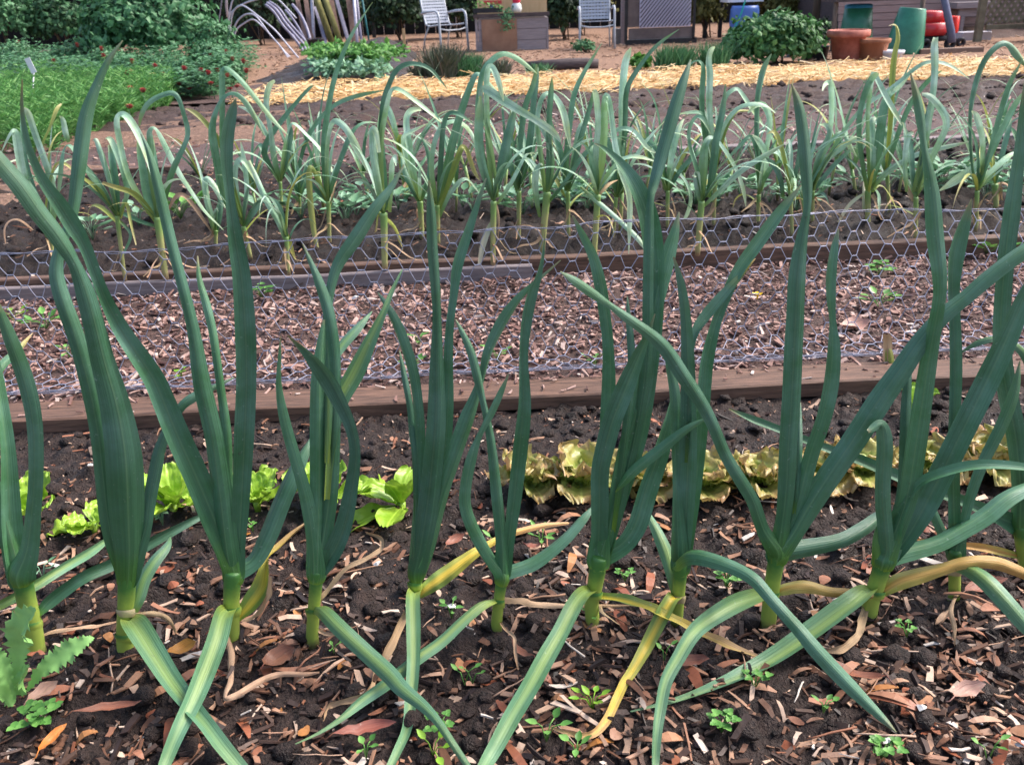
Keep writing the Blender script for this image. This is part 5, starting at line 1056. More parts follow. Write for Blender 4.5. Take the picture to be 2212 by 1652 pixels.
# feathery mass and red clover at the left
bm = bmesh.new(); cnt = 0
while cnt < 760:
    px = rnd.uniform(-90, 370); py = rnd.uniform(203, 335 - max(0, px - 120) * .40)
    P = gp(px, py, 0); cnt += 1; H = rnd.uniform(.15, .34) * (1.1 + .8 * noise.noise((P.x * 2.2, P.y * 1.8, 3)))
    for f in range(5):
        a = rnd.uniform(0, 6.28); o = Vector((math.cos(a) * .45, math.sin(a) * .45, 1)).normalized(); q = [P + o * H * k / 4 + Vector((0, 0, -.05 * H * (k / 4) ** 3)) for k in range(5)]
        for k in range(1, 5):
            for s in range(3):
                b = rnd.uniform(0, 6.28); d = Vector((math.cos(b), math.sin(b), rnd.uniform(.1, .9))).normalized() * rnd.uniform(.04, .10); w = d.cross(Vector((rnd.gauss(0, 1), rnd.gauss(0, 1), .3))).normalized() * .0055
                v = [bm.verts.new(x) for x in (q[k] - w, q[k] + w, q[k] + d)]; bm.faces.new(v)
        w = Vector((.003, 0, 0)); v = [bm.verts.new(x) for x in (P - w, P + w, q[4])]; bm.faces.new(v)
tag(finish('feathery_foliage', bm, FTH, smooth=False), 'bed of bright feathery foliage at the left', kind='stuff')
bm = bmesh.new(); cnt = 0
while cnt < 4200:
    px = rnd.uniform(-90, 555); py = rnd.uniform(138, 226)
    if px < 330 and py > 205: continue
    if px > 470 and py > 150 + (565 - px) * .75 : continue
    P = gp(px, py, 0); cnt += 1; H = rnd.uniform(.08, .30) * (1.1 + .8 * noise.noise((P.x * 2.2, P.y * 1.6, 9)))
    for f in range(3):
        top = P + Vector((rnd.gauss(0, .05), rnd.gauss(0, .05), H * rnd.uniform(.7, 1))); b0 = rnd.uniform(0, 6)
        for j in range(3):
            b = b0 + j * 2.1; d = Vector((math.cos(b), math.sin(b), rnd.uniform(-.1, .5))) * rnd.uniform(.035, .06); s = Vector((-math.sin(b), math.cos(b), 0)) * .023
            v = [bm.verts.new(x) for x in (top, top + d * .6 + s, top + d, top + d * .6 - s)]; bm.faces.new(v)
tag(finish('clover_foliage', bm, CLV, smooth=False), 'dense clover leaves under the red flower heads', kind='stuff')
REDF = islands('crimson_flower', ((0, (.22, .01, .016)), (1, (.45, .022, .03))), .6, nscale=60)
fl = None; heads = []
for px, py in ((12, 150), (55, 90), (185, 95), (228, 103), (130, 130), (15, 140), (240, 118), (295, 130), (285, 155), (303, 152), (309, 172), (336, 160), (368, 158), (368, 190), (325, 192), (340, 195), (357, 210), (292, 188), (288, 228), (405, 145), (438, 150), (455, 155), (419, 190), (465, 178), (460, 62), (452, 70), (470, 118), (505, 160), (520, 185), (528, 130), (535, 150), (545, 190), (505, 190), (495, 110), (390, 180), (345, 140), (480, 150), (512, 125)):
    P = gp(px, min(py + 68 + 10 * noise.noise((px * .1, py * .1, 0)), 226 if px > 330 else 400), 0); H = pp(px, py, P.y).z
    if fl is None:
        fl = thing('crimson_clover', P, 'crimson clover stem with a red cone shaped flower head among green clover', 'clover', 'crimson clover flower heads')
        bm = bmesh.new(); tube(bm, [Vector((0, 0, 0)), Vector((.01, 0, .2)), Vector((0, .01, .40))], .003, 5); finish('stem', bm, CLV, fl)
        bm = bmesh.new(); nn = 0
        for i in range(9):
            z = .38 + .06 * i / 9; r = .016 * math.sin(math.pi * (i + .8) / 10) + .004
            for k in range(9):
                a = k * .698 + i * .35; d = Vector((math.cos(a), math.sin(a), .7)); s = Vector((-math.sin(a), math.cos(a), 0)) * .006; c = Vector((math.cos(a) * r, math.sin(a) * r, z))
                bm.faces.new([bm.verts.new(x) for x in (c - d * .004 - s, c - d * .004 + s, c + d * .013)])
        finish('flower_head', bm, REDF, fl, smooth=False); o = fl
    else: o = copy_tree(fl)
    o.location = P; k = max(.3, min(1.6, H / .42)); o.scale = (1.1, 1.1, k); o.rotation_euler = (rnd.uniform(-.1, .1), rnd.uniform(-.1, .1), rnd.uniform(0, 6))
for px, py, w_, top, l in ((40, 165, 130, 78, 'mounded clover plants in front of the dark lean-to'), (165, 158, 120, 82, 'clover clump under the left part of the big shrub'), (300, 185, 120, 112, 'clover clump in the middle of the crimson flowers'), (410, 196, 110, 125, 'clover clump near the path with many red flowers'), (492, 192, 100, 118, 'clover clump nearest the bent pipes'), (455, 160, 100, 80, 'tall clover clump below the small pale shrub'), (240, 170, 100, 98, 'clover clump below the big shrub')):
    bush(px, py, w_, top, l, CLV, 1100, (.035, .07), 'clover_clump', 'clover', 'clover clumps', low=-.1)
# white plant label
P = gp(66, 262, 0); t = thing('plant_marker', P, 'white plastic plant marker leaning in the feathery foliage', 'plant marker')
WPL = noisy('white_plastic', (.70, .70, .74), (.8, .8, .84), 20, .4, bmp=.05)
bm = bmesh.new(); a = pp(58, 126, P.y) - P; b = pp(74, 158, P.y) - P; c = (a + b) / 2; box(bm, c, (.05, .004, (a - b).length), Matrix.Rotation(math.atan2(a.x - b.x, a.z - b.z), 3, 'Y')); bmesh.ops.bevel(bm, geom=bm.edges[:], offset=.0015, segments=1); finish('plate', bm, WPL, t, smooth=False)
bm = bmesh.new(); tube(bm, [b + Vector((0, .004, .02)), b * .5, Vector((b.x * 1.05, 0, -.02))], .006, 6); finish('stake', bm, WPL, t)

# greens in the mounded bed in the middle left
mx0, mx1 = gp(560, 172).x, gp(880, 165).x; my0, my1 = Yof(178), Yof(112)
sheet('mounded_bed_soil', mx0, mx1, my0, my1, .08, lambda x, y: .30 * min(1, max(0, (x - mx0) / 1.3)) * min(1, max(0, (mx1 - x) / .6)) * min(1, max(0, (y - my0) / 1.2)) + .03 * fbm(x * 3, y * 3, 2), SOIL)
sheet('bare_path', gp(490, 180).x, gp(760, 180).x, Yof(208), Yof(174), .06, lambda x, y: .045 + .015 * fbm(x * 4, y * 4, 6), SOILL)
k = 0
for row, (py, m, nm, n) in enumerate(((118, BRG, 'bright leafy green', 10), (128, BRG, 'light leafy green', 10), (152, SPIN, 'blue green leafy plant', 8), (162, SPIN, 'low blue green plant', 8))):
    for i in range(n):
        px = (690 if row < 2 else 695) + i * (18 if row < 2 else 18) + rnd.uniform(-6, 6); p = py + rnd.uniform(-3, 3); g = gp(px, p, .25 if row < 2 else .12)
        t = thing('leafy_green', g, ('bright green leafy vegetable in the mounded bed by the leaning boards', 'bright green leafy vegetable in the mounded bed by the leaning boards', 'blue green leafy vegetable low on the mounded bed', 'blue green leafy vegetable low on the mounded bed')[row], 'vegetable', 'bright greens on the mounded bed' if row < 2 else 'blue green plants on the mounded bed')
        leafcloud('foliage', t, m, 46, lambda: (Vector((rnd.gauss(0, .07), rnd.gauss(0, .06), rnd.uniform(.0, .13))), Vector((0, -.3, .5))), (.05, .11), .5)

# ------------------------------------------------------------------ furniture and clutter at the back
CHAIRM = noisy('pale_blue_grey_metal', (.34, .37, .42), (.46, .49, .54), 20, .4, .5, 0)
STRAP = noisy('grey_vinyl_strap', (.26, .29, .36), (.36, .39, .46), 30, .5, .4, 0)
def chair(px, py, rz, label):
    t = thing('patio_chair', gp(px, py, 0), label, 'chair', 'patio chairs by the back fence', rz); w = .27
    def fr(nm, pts, r=.014): bm = bmesh.new(); tube(bm, [Vector(p) for p in pts], r, 8); finish(nm, bm, CHAIRM, t)
    for s in (-1, 1):
        fr('arm', [(s*w, .24, .60), (s*w, .05, .625), (s*w, -.17, .635), (s*w, -.235, .61), (s*w, -.262, .54), (s*w, -.275, .25), (s*w*1.03, -.285, 0)], .019)
        fr('rear_leg', [(s*.22, .10, .42), (s*.235, .22, .24), (s*.25, .29, 0)], .013)
        fr('back_post', [(s*.235, -.24, .43), (s*.235, .08, .40), (s*.235, .18, .43), (s*.235, .25, .62), (s*.235, .33, .93)], .014)
    fr('front_stretcher', [(-w, -.27, .37), (-.12, -.27, .34), (.12, -.27, .34), (w, -.27, .37)], .012)
    fr('top_rail', [(-.235, .33, .93), (-.1, .34, .945), (.1, .34, .945), (.235, .33, .93)], .014)
    def web(nm, a, b, n, m2):
        bm = bmesh.new(); A, B = Vector(a), Vector(b); L = B - A
        for i in range(n):
            c = A + L * ((i + .5) / n); box(bm, c, (.46, .006, L.length / n * .74), Matrix.Rotation(math.atan2(-L.y, L.z), 3, 'X') )
        nrm = L.normalized().cross(Vector((1, 0, 0)))
        for i in range(m2):
            x = -.2 + .4 * i / (m2 - 1); c = (A + B) / 2 + Vector((x, 0, 0)) + nrm * .007; box(bm, c, (.020, .005, L.length), Matrix.Rotation(math.atan2(-L.y, L.z), 3, 'X'))
        finish(nm, bm, STRAP, t, smooth=False)
    web('backrest', (0, .18, .44), (0, .33, .92), 10, 9); web('seat', (0, -.23, .425), (0, .16, .415), 8, 9)
    return t
chair(962, 112, R(36), 'strap patio chair turned to the right, left of the wooden planter box')
chair(1287, 107, R(-3), 'strap patio chair facing the garden, right of the wooden planter box')

def wbox(nm, root, P, pxa, pxb, ytop, ybot, dep, m, y0=0.0, smooth=False, bev=.004):
    """box given by its picture extents on the plane of P"""
    Y = P.y + y0; a = pp(pxa, (ytop + ybot) / 2, Y); b = pp(pxb, (ytop + ybot) / 2, Y); zt = pp((pxa + pxb) / 2, ytop, Y).z; zb = pp((pxa + pxb) / 2, ybot, Y).z
    bm = bmesh.new(); box(bm, Vector(((a.x + b.x) / 2 - P.x, y0 + dep / 2, (zt + zb) / 2 - P.z)), (b.x - a.x, dep, zt - zb))
    if bev: bmesh.ops.bevel(bm, geom=bm.edges[:], offset=bev, segments=1)
    return finish(nm, bm, m, root, smooth=smooth)
# planter box
P = gp(1106, 112, 0); t = thing('planter_box', P, 'weathered grey wooden planter box with a brown stained panel', 'planter box')
GW1 = noisy('silvered_wood', (.22, .19, .20), (.36, .31, .32), 5, .8, .2, .4, 6, (1, 6, 14)); PLY = noisy('plywood', (.55, .36, .18), (.68, .48, .27), 4, .7, .2, .2, 5, (6, 1, 1)); BRP = noisy('stained_panel', (.20, .105, .07), (.40, .24, .16), 2.2, .7, .2, .1, 4); DKW = noisy('dark_wood', (.05, .04, .04), (.13, .10, .10), 8, .8, .2, .4, 6, (1, 8, 8))
for i in range(3): wbox('front_board', t, P, 1033, 1180, 40 + i * 24, 63 + i * 24, .03, GW1, .0)
wbox('side_board', t, P, 1027.5, 1032.5, 38, 111, .6, GW1, .0); wbox('side_board', t, P, 1180.5, 1185, 38, 111, .6, GW1, .0)
wbox('back_board', t, P, 1033, 1180, 42, 105, .03, GW1, .57); wbox('rim', t, P, 1022, 1187, 29, 37.5, .08, DKW, -.035); wbox('soil', t, P, 1034, 1179, 40, 60, .52, SOIL, .04)
P2 = Vector((gp(1079, 112, 0).x, P.y - .022, 0)); t = thing('stained_board', P2, 'brown stained board leaning on the front of the planter box', 'board'); wbox('board', t, P2, 1041, 1117, 42, 110, .015, BRP)
P2 = P + Vector((0, .52, 0)); t = thing('plywood_sheet', P2, 'pale plywood sheet standing at the back of the planter box', 'plywood'); wbox('sheet', t, P2, 1030, 1181, -40, 33, .02, PLY)
P2 = pp(1051, 29, P.y - .01); t = thing('seed_tray', P2, 'black tray of seedlings on the planter box rim', 'tray'); BLK = noisy('black_plastic', (.012, .012, .016), (.03, .03, .04), 20, .5, bmp=.05)
wbox('tray', t, P2, 1022, 1085, 18, 28.5, .14, BLK)
leafcloud('foliage', t, BRG, 70, lambda: (Vector((rnd.uniform(-.2, .24), rnd.uniform(.0, .12), rnd.uniform(.06, .16))), Vector((0, -.4, .4))), (.03, .06))
P2 = pp(1060, 18, P.y + .02); t = thing('red_box', P2, 'flat red and purple packet behind the seed tray', 'packet'); wbox('red_lid', t, P2, 1045, 1084, 2, 10, .08, noisy('red_plastic', (.55, .05, .06), (.65, .08, .08), 10, .4), .1); wbox('purple_label', t, P2, 1058, 1069, 10.5, 19, .05, noisy('purple_card', (.10, .05, .38), (.16, .08, .5), 10, .5), .1)
P2 = pp(1116, 27, P.y + .02); t = thing('packet_bag', P2, 'red topped white bag on the planter box', 'bag')
bm = bmesh.new(); lathe(bm, [(.001, 0), (.07, 0), (.085, .05), (.075, .11), (.05, .14)], 14); finish('bag', bm, noisy('pale_bag', (.55, .6, .58), (.8, .82, .8), 20, .5), t); bm = bmesh.new(); lathe(bm, [(.055, .135), (.065, .17), (.06, .26), (.03, .27), (.001, .27)], 14); finish('red_top', bm, noisy('crimson_plastic', (.55, .02, .06), (.7, .05, .1), 12, .4), t)
P2 = pp(1095, 36, P.y - .06); t = thing('trailing_plant', P2, 'green plant trailing over the front rim of the planter box', 'plant'); leafcloud('foliage', t, MDG, 130, lambda: (Vector((rnd.gauss(0, .05), rnd.uniform(-.08, .02), rnd.uniform(-.20, .12))), Vector((0, -.8, .2))), (.03, .06))
bm = bmesh.new(); tube(bm, [Vector((0, .02, .05)), Vector((0, -.03, .03)), Vector((-.02, -.04, -.16))], .004, 5); finish('stem', bm, MDG, t)
# little stake, dark edging logs
P2 = gp(873, 112, 0); t = thing('wooden_stake', P2, 'small orange wooden stake left of the turned chair', 'stake'); wbox('stake', t, P2, 870, 876, 62, 112, .02, PLY)
P2 = gp(1240, 152, 0); t = thing('edging_log', P2, 'dark rotting log edging below the right hand chair', 'log'); bm = bmesh.new(); L = 52 * mpp(P2); tube(bm, [Vector((-L - .3, 0, .06)), Vector((-L * .3, .02, .07)), Vector((L * .5, 0, .07)), Vector((L, .0, .06))], [.06, .07, .068, .06], 10); finish('log', bm, DKW, t)
P2 = gp(2045, 118, 0); t = thing('edging_timber', P2, 'brown timber edging in front of the red mower', 'timber'); wbox('timber', t, P2, 1990, 2125, 105, 118, .14, noisy('brown_timber', (.14, .09, .07), (.26, .18, .14), 6, .8, stretch=(1, 6, 6)))

# pots, bins
def pot(name, label, cat, px, pyb, prof, m, inner=None, part='pot', tilt=None, rimpart=None):
    P = gp(px, pyb, 0); t = thing(name, P, label, cat); pr = []; rp = []
    k = mpp(P)
    for hw, y in prof: pr.append((hw * k, max(0, pp(px, y, P.y).z)))
    bm = bmesh.new(); out = [(.001, pr[0][1])] + pr + [(pr[-1][0] * .90, pr[-1][1]), (pr[-1][0] * .86, pr[-1][1] * .75), (.001, pr[-1][1] * .72)]; lathe(bm, out, 28); o = finish(part, bm, m, t)
    if tilt: o.rotation_euler = tilt
    return t, pr
TERR = noisy('terracotta', (.30, .085, .06), (.52, .19, .14), 9, .65, .3, .1); TERB = noisy('brown_clay', (.25, .10, .055), (.38, .17, .10), 9, .75, .2, .3, 5, (1, 1, .3)); GRN = noisy('green_plastic', (.015, .12, .07), (.04, .24, .145), 5, .35, .5, .05)
pot('terracotta_pot', 'large salmon terracotta pot with a thick rim', 'pot', 1827, 132, [(27, 132), (29, 128), (36, 81), (44, 80), (45, 75), (44.5, 66), (42, 65)], TERR)
pot('clay_pot', 'smaller brown clay pot tucked against the terracotta pot', 'pot', 1882, 132, [(24, 132), (26, 128), (32, 94), (35, 93), (36, 85), (34, 84)], TERB)
pot('black_pot', 'black nursery pot under the dark shrub', 'pot', 1761, 130, [(22, 130), (24, 126), (27, 102), (28, 100)], BLK)
pot('grey_pot', 'small blue grey pot under the leafy bush', 'pot', 1716, 126, [(15, 126), (17, 122), (19, 104)], noisy('grey_plastic', (.10, .13, .15), (.18, .2, .22), 20, .5))
pot('white_tub', 'low white plastic tub beside the clay pot', 'tub', 1925, 132, [(19, 132), (21, 130), (22, 117), (25, 116), (26, 110), (25, 109)], WPL)
t, pr = pot('green_bin', 'green barrel with a blue lid under the potting bench', 'barrel', 1845, 108, [(36, 108), (36, 100), (32, 60), (28, 14), (26, 13)], GRN, part='body')
bm = bmesh.new(); h = pr[-1][1]; r = pr[-1][0]; lathe(bm, [(r * 1.08, h - .06), (r * 1.1, h + .005), (r * .95, h + .02), (.001, h + .025)], 28); finish('blue_lid', bm, noisy('blue_plastic', (.03, .22, .45), (.05, .3, .55), 10, .4), t)
pot('green_cone', 'tall green plastic cone bin standing right of the clay pot', 'bin', 1950, 118, [(39, 118), (39, 112), (34, 66), (27, 20), (25, 18)], GRN, part='body', tilt=(0, R(6), 0))
BLU = noisy('blue_barrel', (.06, .14, .42), (.10, .2, .52), 6, .4, .4, .1)
t, pr = pot('blue_barrel', 'blue plastic barrel behind the leafy bush', 'barrel', 1605, 88, [(28, 88), (30, 84), (31, 70), (30, 60), (31, 50), (30, 20), (27, 13)], BLU, part='body')
P2 = gp(1608, 86, 0); t = thing('white_board', P2, 'white board lying on top of the blue barrel', 'board'); wbox('board', t, P2, 1572, 1650, -4, 5, .5, WPL, -.2)
P2 = gp(1600, 98, 0); t = thing('garden_hose', P2, 'thin teal hose hanging in front of the blue barrel', 'hose'); bm = bmesh.new(); tube(bm, [pp(a, b, P2.y) - P2 for a, b in ((1616, -60), (1613, -20), (1609, 4), (1601, 30), (1592, 50), (1582, 68), (1578, 98))], .011, 6); finish('hose', bm, noisy('teal_rubber', (.01, .30, .27), (.02, .4, .35), 10, .4), t)
P2 = gp(1846, 114, 0); t = thing('potting_bench', P2, 'wooden potting bench frame over the green bins', 'bench')
PST = noisy('post_wood', (.10, .075, .06), (.22, .17, .14), 8, .8, .2, .4, 6, (8, 8, 1))
for a, b, c, yb in ((1797, 1807, 116, 114), (1981, 1994, 118, 118)):
    Q = gp(a, yb, 0); bm = bmesh.new(); r = 5.2 * mpp(Q)
    top = pp(b, 0, Q.y) ; tube(bm, [Q - P2 - Vector((0, 0, .03)), (Q + top) / 2 - P2, top - P2 + (top - Q).normalized() * .5], r, 8); finish('post', bm, PST, t)
wbox('top_board', t, P2, 1806, 1988, -4, 2.5, .55, DKW, .02)
# shed behind
P2 = gp(1960, 84, 0); t = thing('shed', P2, 'shed with pinkish brown horizontal board siding at the top right', 'shed')
SID = noisy('pink_brown_siding', (.24, .17, .16), (.38, .28, .27), 4, .8, .2, .3, 6, (1, 5, 20))
for i in range(9): wbox('siding_board', t, P2, 1812, 2420, 84 - (i + 1) * 16 + 1.2, 84 - i * 16, .03, SID, .02 * (i % 2) * .3, bev=.006)
wbox('back_wall', t, P2, 1812, 2420, -150, 84, 2.5, DKW, .05)
# red mower
P2 = gp(2030, 108, 0); t = thing('lawn_mower', P2, 'red lawn mower with a slanting black handle beside the shed', 'mower'); RED = noisy('red_paint', (.42, .012, .02), (.55, .03, .04), 5, .3, .6, .02)
def rbox(nm, a, b, y0, y1, dep, m, off, bev): o = wbox(nm, t, P2, a, b, y0, y1, dep, m, off, smooth=True, bev=bev); return o
rbox('engine_cover', 1992, 2040, 25, 50, .42, RED, .02, .06); rbox('deck', 1988, 2046, 51, 78, .5, RED, .0, .05); rbox('chute', 2058, 2072, 36, 72, .35, noisy('bright_red', (.7, .03, .02), (.8, .05, .03), 5, .35), .03, .02); rbox('underbody', 1992, 2062, 78, 90, .45, BLK, .03, .01)
for px, py, r, dy in ((1999, 96, 11, -.02), (2052, 95, 12, -.05), (2075, 92, 10, .3), (2000, 90, 9, .42)):
    Q = pp(px, py, P2.y + dy); bm = bmesh.new(); k = r * mpp(Q); pr = [(k * .35, -.03), (k * .9, -.035), (k, -.02), (k, .02), (k * .9, .035), (k * .35, .03), (k * .3, 0)]
    rings = lathe(bm, pr, 20); bmesh.ops.rotate(bm, verts=bm.verts[:], cent=(0, 0, 0), matrix=Matrix.Rotation(R(90), 3, 'X')); bmesh.ops.translate(bm, verts=bm.verts[:], vec=Q - P2); finish('wheel', bm, BLK, t)
bm = bmesh.new(); tube(bm, [pp(a, b, P2.y + dy) - P2 for a, b, dy in ((2056, 92, -.12), (2054, 66, -.12), (2046, 30, -.12), (2036, -20, -.05), (2034, -40, .05))], [.05, .05, .047, .045, .045], 10); finish('handle', bm, noisy('slate_plastic', (.09, .10, .17), (.14, .15, .24), 12, .4), t)
# grey table, lattice, blue ball
P2 = gp(2105, 84, 0); t = thing('garden_table', P2, 'grey plank garden table behind the red mower', 'table'); wbox('table_top', t, P2, 2068, 2150, 5, 18, .6, GW1, .1)
wbox('apron', t, P2, 2072, 2146, 20, 36, .04, GW1, .16); wbox('table_leg', t, P2, 2074, 2081, 36, 84, .06, GW1, .14); wbox('table_leg', t, P2, 2136, 2143, 36, 84, .06, GW1, .14)
wbox('white_box', t, P2, 2085, 2107, 72, 90, .2, noisy('grey_bin', (.35, .35, .4), (.45, .45, .5), 9, .6), -.15) if False else None
P2 = gp(2100, 96, 0); t = thing('grey_crate', P2, 'pale grey box beside the mower wheels', 'box'); wbox('crate', t, P2, 2078, 2141, 70, 97, .3, noisy('pale_grey', (.36, .35, .41), (.46, .45, .5), 9, .6), .45, bev=.02)
P2 = gp(2160, 92, 0); t = thing('lattice_panel', P2, 'brown lattice panel on posts in the top right corner', 'lattice')
LAT = noisy('lattice_wood', (.10, .09, .06), (.22, .20, .14), 8, .8, .2, .3, 5); wbox('post', t, P2, 2118, 2132, -60, 92, .08, LAT); wbox('bottom_rail', t, P2, 2132, 2290, 52, 62, .05, LAT, .01); wbox('top_rail', t, P2, 2132, 2290, -60, -52, .05, LAT, .01); wbox('post', t, P2, 2290, 2302, -60, 92, .08, LAT)
bm = bmesh.new()
a0 = pp(2132, 52, P2.y) - P2; a1 = pp(2290, -52, P2.y) - P2; Lz = a1.z - a0.z
for k in range(-7, 12):
    for s, off in ((1, .02), (-1, .034)):
        x = a0.x + (a1.x - a0.x) * k / 10; p0 = Vector((x, off, a0.z)); p1 = Vector((x + s * Lz * .8, off, a1.z))
        for e in (0, 1):
            pass
        # clip to the frame
        d = p1 - p0; t0, t1 = 0.0, 1.0
        for lo, hi in ((a0.x, a1.x),):
            ta, tb = (lo - p0.x) / d.x, (hi - p0.x) / d.x; ta, tb = min(ta, tb), max(ta, tb); t0, t1 = max(t0, ta), min(t1, tb)
        if t1 - t0 > .05:
            q0, q1 = p0 + d * t0, p0 + d * t1; c = (q0 + q1) / 2; box(bm, c, (.035, .012, (q1 - q0).length), Matrix.Rotation(math.atan2(d.x, d.z), 3, 'Y'))
finish('lattice', bm, LAT, t, smooth=False)
P2 = gp(2171, 74, 0); t = thing('blue_ball', P2, 'small blue ball on the soil heap at the top right', 'ball'); bm = bmesh.new(); bmesh.ops.create_uvsphere(bm, u_segments=16, v_segments=10, radius=.07); bmesh.ops.translate(bm, verts=bm.verts[:], vec=(0, -.6, .24)); finish('ball', bm, noisy('blue_rubber', (.05, .12, .5), (.1, .2, .6), 8, .4), t)
hx, hy = gp(2200, 100).x, Yof(118)
sheet('soil_heap', hx - .8, hx + 4, hy - .6, hy + 3.5, .1, lambda x, y: .34 * max(0, 1 - ((x - hx - 1.6) / 2.3) ** 2) * max(0, 1 - ((y - hy - 1.5) / 2.0) ** 2) + .03 * fbm(x * 3, y * 3, 1) * max(0, 1 - ((x - hx - 1.6) / 2.4) ** 2), SOILP)

# gate and wall behind the chairs
P2 = gp(1430, 97, 0); t = thing('garden_gate', P2, 'dark gate frame with a pale mesh sheet hung inside it', 'gate')
WSH = noisy('pale_sheet', (.50, .47, .60), (.62, .58, .72), 3, .6, .3, 0); BMT = noisy('black_metal', (.010, .010, .012), (.025, .025, .03), 20, .5, .4, 0); BRW = noisy('brown_wall', (.12, .09, .085), (.20, .16, .15), 5, .8)
wbox('sill', t, P2, 1351, 1505, 85, 97, .12, BMT); wbox('gate_post', t, P2, 1351, 1357, -120, 88, .05, BMT, -.02); wbox('gate_post', t, P2, 1500, 1505, -120, 85, .05, BMT); wbox('lower_panel', t, P2, 1358, 1500, 60, 84, .02, BRW, .04); wbox('side_panel', t, P2, 1358, 1382, -120, 59.5, .02, BRW, .04)
wbox('pale_sheet', t, P2, 1383, 1495, -120, 59, .015, WSH, .02)
bm = bmesh.new(); a0 = pp(1383, 59, P2.y) - P2; a1 = pp(1495, -40, P2.y) - P2
for k in range(-12, 20):
    x = a0.x + (a1.x - a0.x) * k / 14; H = a1.z - a0.z
    p0 = Vector((x, .008, a0.z)); p1 = Vector((x + H * .85, .008, a1.z)); d = p1 - p0; lo, hi = (a0.x - p0.x) / d.x, (a1.x - p0.x) / d.x; t0, t1 = max(0, lo), min(1, hi)
    if t1 - t0 > .03: tube(bm, [p0 + d * t0, p0 + d * t1], .011, 4)
finish('wire_mesh', bm, noisy('grey_wire', (.08, .08, .1), (.14, .14, .17), 30, .5), t)
P2 = gp(1348, 98, 0); t = thing('grey_post', P2, 'grey wooden post beside the gate', 'post'); wbox('post', t, P2, 1343, 1350.5, -120, 98, .09, GW1)
P2 = gp(1336, 98, 0); t = thing('concrete_block', P2, 'grey concrete block at the foot of the gate post', 'block'); wbox('block', t, P2, 1326, 1342, 63, 98, .2, noisy('concrete', (.15, .14, .14), (.24, .23, .22), 12, .9), -.0, bev=.01)
for px, l in ((1527, 'black metal fence post right of the gate'), (1560, 'second black fence post, left of the blue barrel'), (1036, 'thin black fence post behind the planter box'), (800, 'black fence post right of the leaning boards')):
    P2 = gp(px, 84, 0); t = thing('fence_post', P2, l, 'post', 'black fence posts'); wbox('post', t, P2, px - 4, px + 4, -120, 84, .05, BMT)

# bent pipes, boards and poles
PIPE = noisy('white_pvc', (.36, .36, .46), (.58, .58, .68), 15, .4, .4, .05); CON = noisy('grey_conduit', (.17, .16, .23), (.30, .29, .38), 12, .5, .4, .1); MOSS = noisy('mossy_pole', (.10, .10, .03), (.24, .22, .09), 14, .85, .2, .6, 6, (1, 1, .15)); BRD = noisy('reddish_board', (.12, .075, .06), (.24, .16, .14), 8, .8, .2, .3, 6, (4, 4, .4)); TEA = noisy('teal_rod', (.01, .08, .09), (.02, .13, .14), 8, .5)
def rod(name, label, cat, group, pts, wpx, m, base=118, dy=0.0, sides=8, flat=1.0):
    P0 = gp(pts[-1][0], base, 0) + Vector((0, dy, 0)); t = thing(name, P0, label, cat, group); raw = cr([(a, b, 0) for a, b in pts], 5) if len(pts) > 2 else [(*p, 0) for p in pts]
    n = len(raw); w = [pp(a, b, P0.y + .6 * (1 - i / (n - 1)) * (1 if name == 'bent_pipe' else .5)) - P0 for i, (a, b, _) in enumerate(raw)]
    bm = bmesh.new(); tube(bm, w, wpx * .5 * mpp(P0), sides); finish({'bent_pipe': 'pipe', 'leaning_pole': 'pole', 'leaning_board': 'plank'}.get(name, 'rod'), bm, m, t); return t
gpipes = 'bent white pipes piled at the back left'
lbl = ['outermost arched pipe, its foot in the clover and its end by the mounded bed', 'second arched pipe just under the outermost one', 'inner low arched pipe of the pile', 'tall arched pipe curving out of the picture top', 'thick white pipe end dangling left of the arches', 'short arch ending at the picture top', 'thin upright pipe at the left of the arches']
for l, pts, w, dy in zip(lbl, (((499, 96), (499, 85), (498, 53), (505, 24), (519, 13), (533, 17), (562, 39), (595, 67), (622, 99), (645, 126)), ((501, 98), (503, 71), (512, 48), (526, 34), (542, 31), (556, 39), (583, 75), (604, 99), (624, 128)), ((503, 98), (510, 67), (526, 52), (547, 43), (569, 60), (592, 85), (615, 112), (633, 130)), ((496, 92), (493, 53), (496, 27), (503, 0), (517, -25), (545, -30), (590, -10), (640, 40)), ((492, 36), (489, 10), (490, -30)), ((494, 92), (494, 41), (507, 21), (526, 9), (545, 2), (575, -6)), ((469, 92), (471, 60), (478, 10), (482, -30))), (5, 5, 4.5, 4.5, 7, 5, 3.5), (0, .1, .2, .3, .15, .35, .4)):
    pts = list(pts); rod('bent_pipe', l, 'pipe', gpipes, pts, w * .72, PIPE if w > 3.6 else CON, 128, dy)
lbl = ['widest grey conduit sweeping down to the mounded bed', 'grey conduit lying close above the widest one', 'grey conduit lying close below the widest one', 'short grey conduit behind the sweeping bundle', 'grey conduit curving down to the dark bucket', 'lowest grey conduit of the bundle']
for l, pts, w, dy in zip(lbl, (((577, 7), (597, 22), (615, 48), (636, 73), (656, 97), (664, 120)), ((582, 4), (603, 19), (622, 46), (643, 70), (660, 90), (668, 112)), ((574, 11), (592, 27), (610, 54), (631, 78), (650, 102), (659, 122)), ((617, 23), (630, 38), (647, 64), (660, 90)), ((632, 11), (643, 24), (654, 41), (663, 62), (670, 85)), ((631, 76), (645, 96), (663, 119))), (6, 5, 5, 5, 6, 6), (.3, .4, .2, .5, .55, .35)):
    rod('bent_pipe', l, 'conduit', 'grey conduits leaning by the bent pipes', list(pts), w * 1.05, CON, 122, dy)
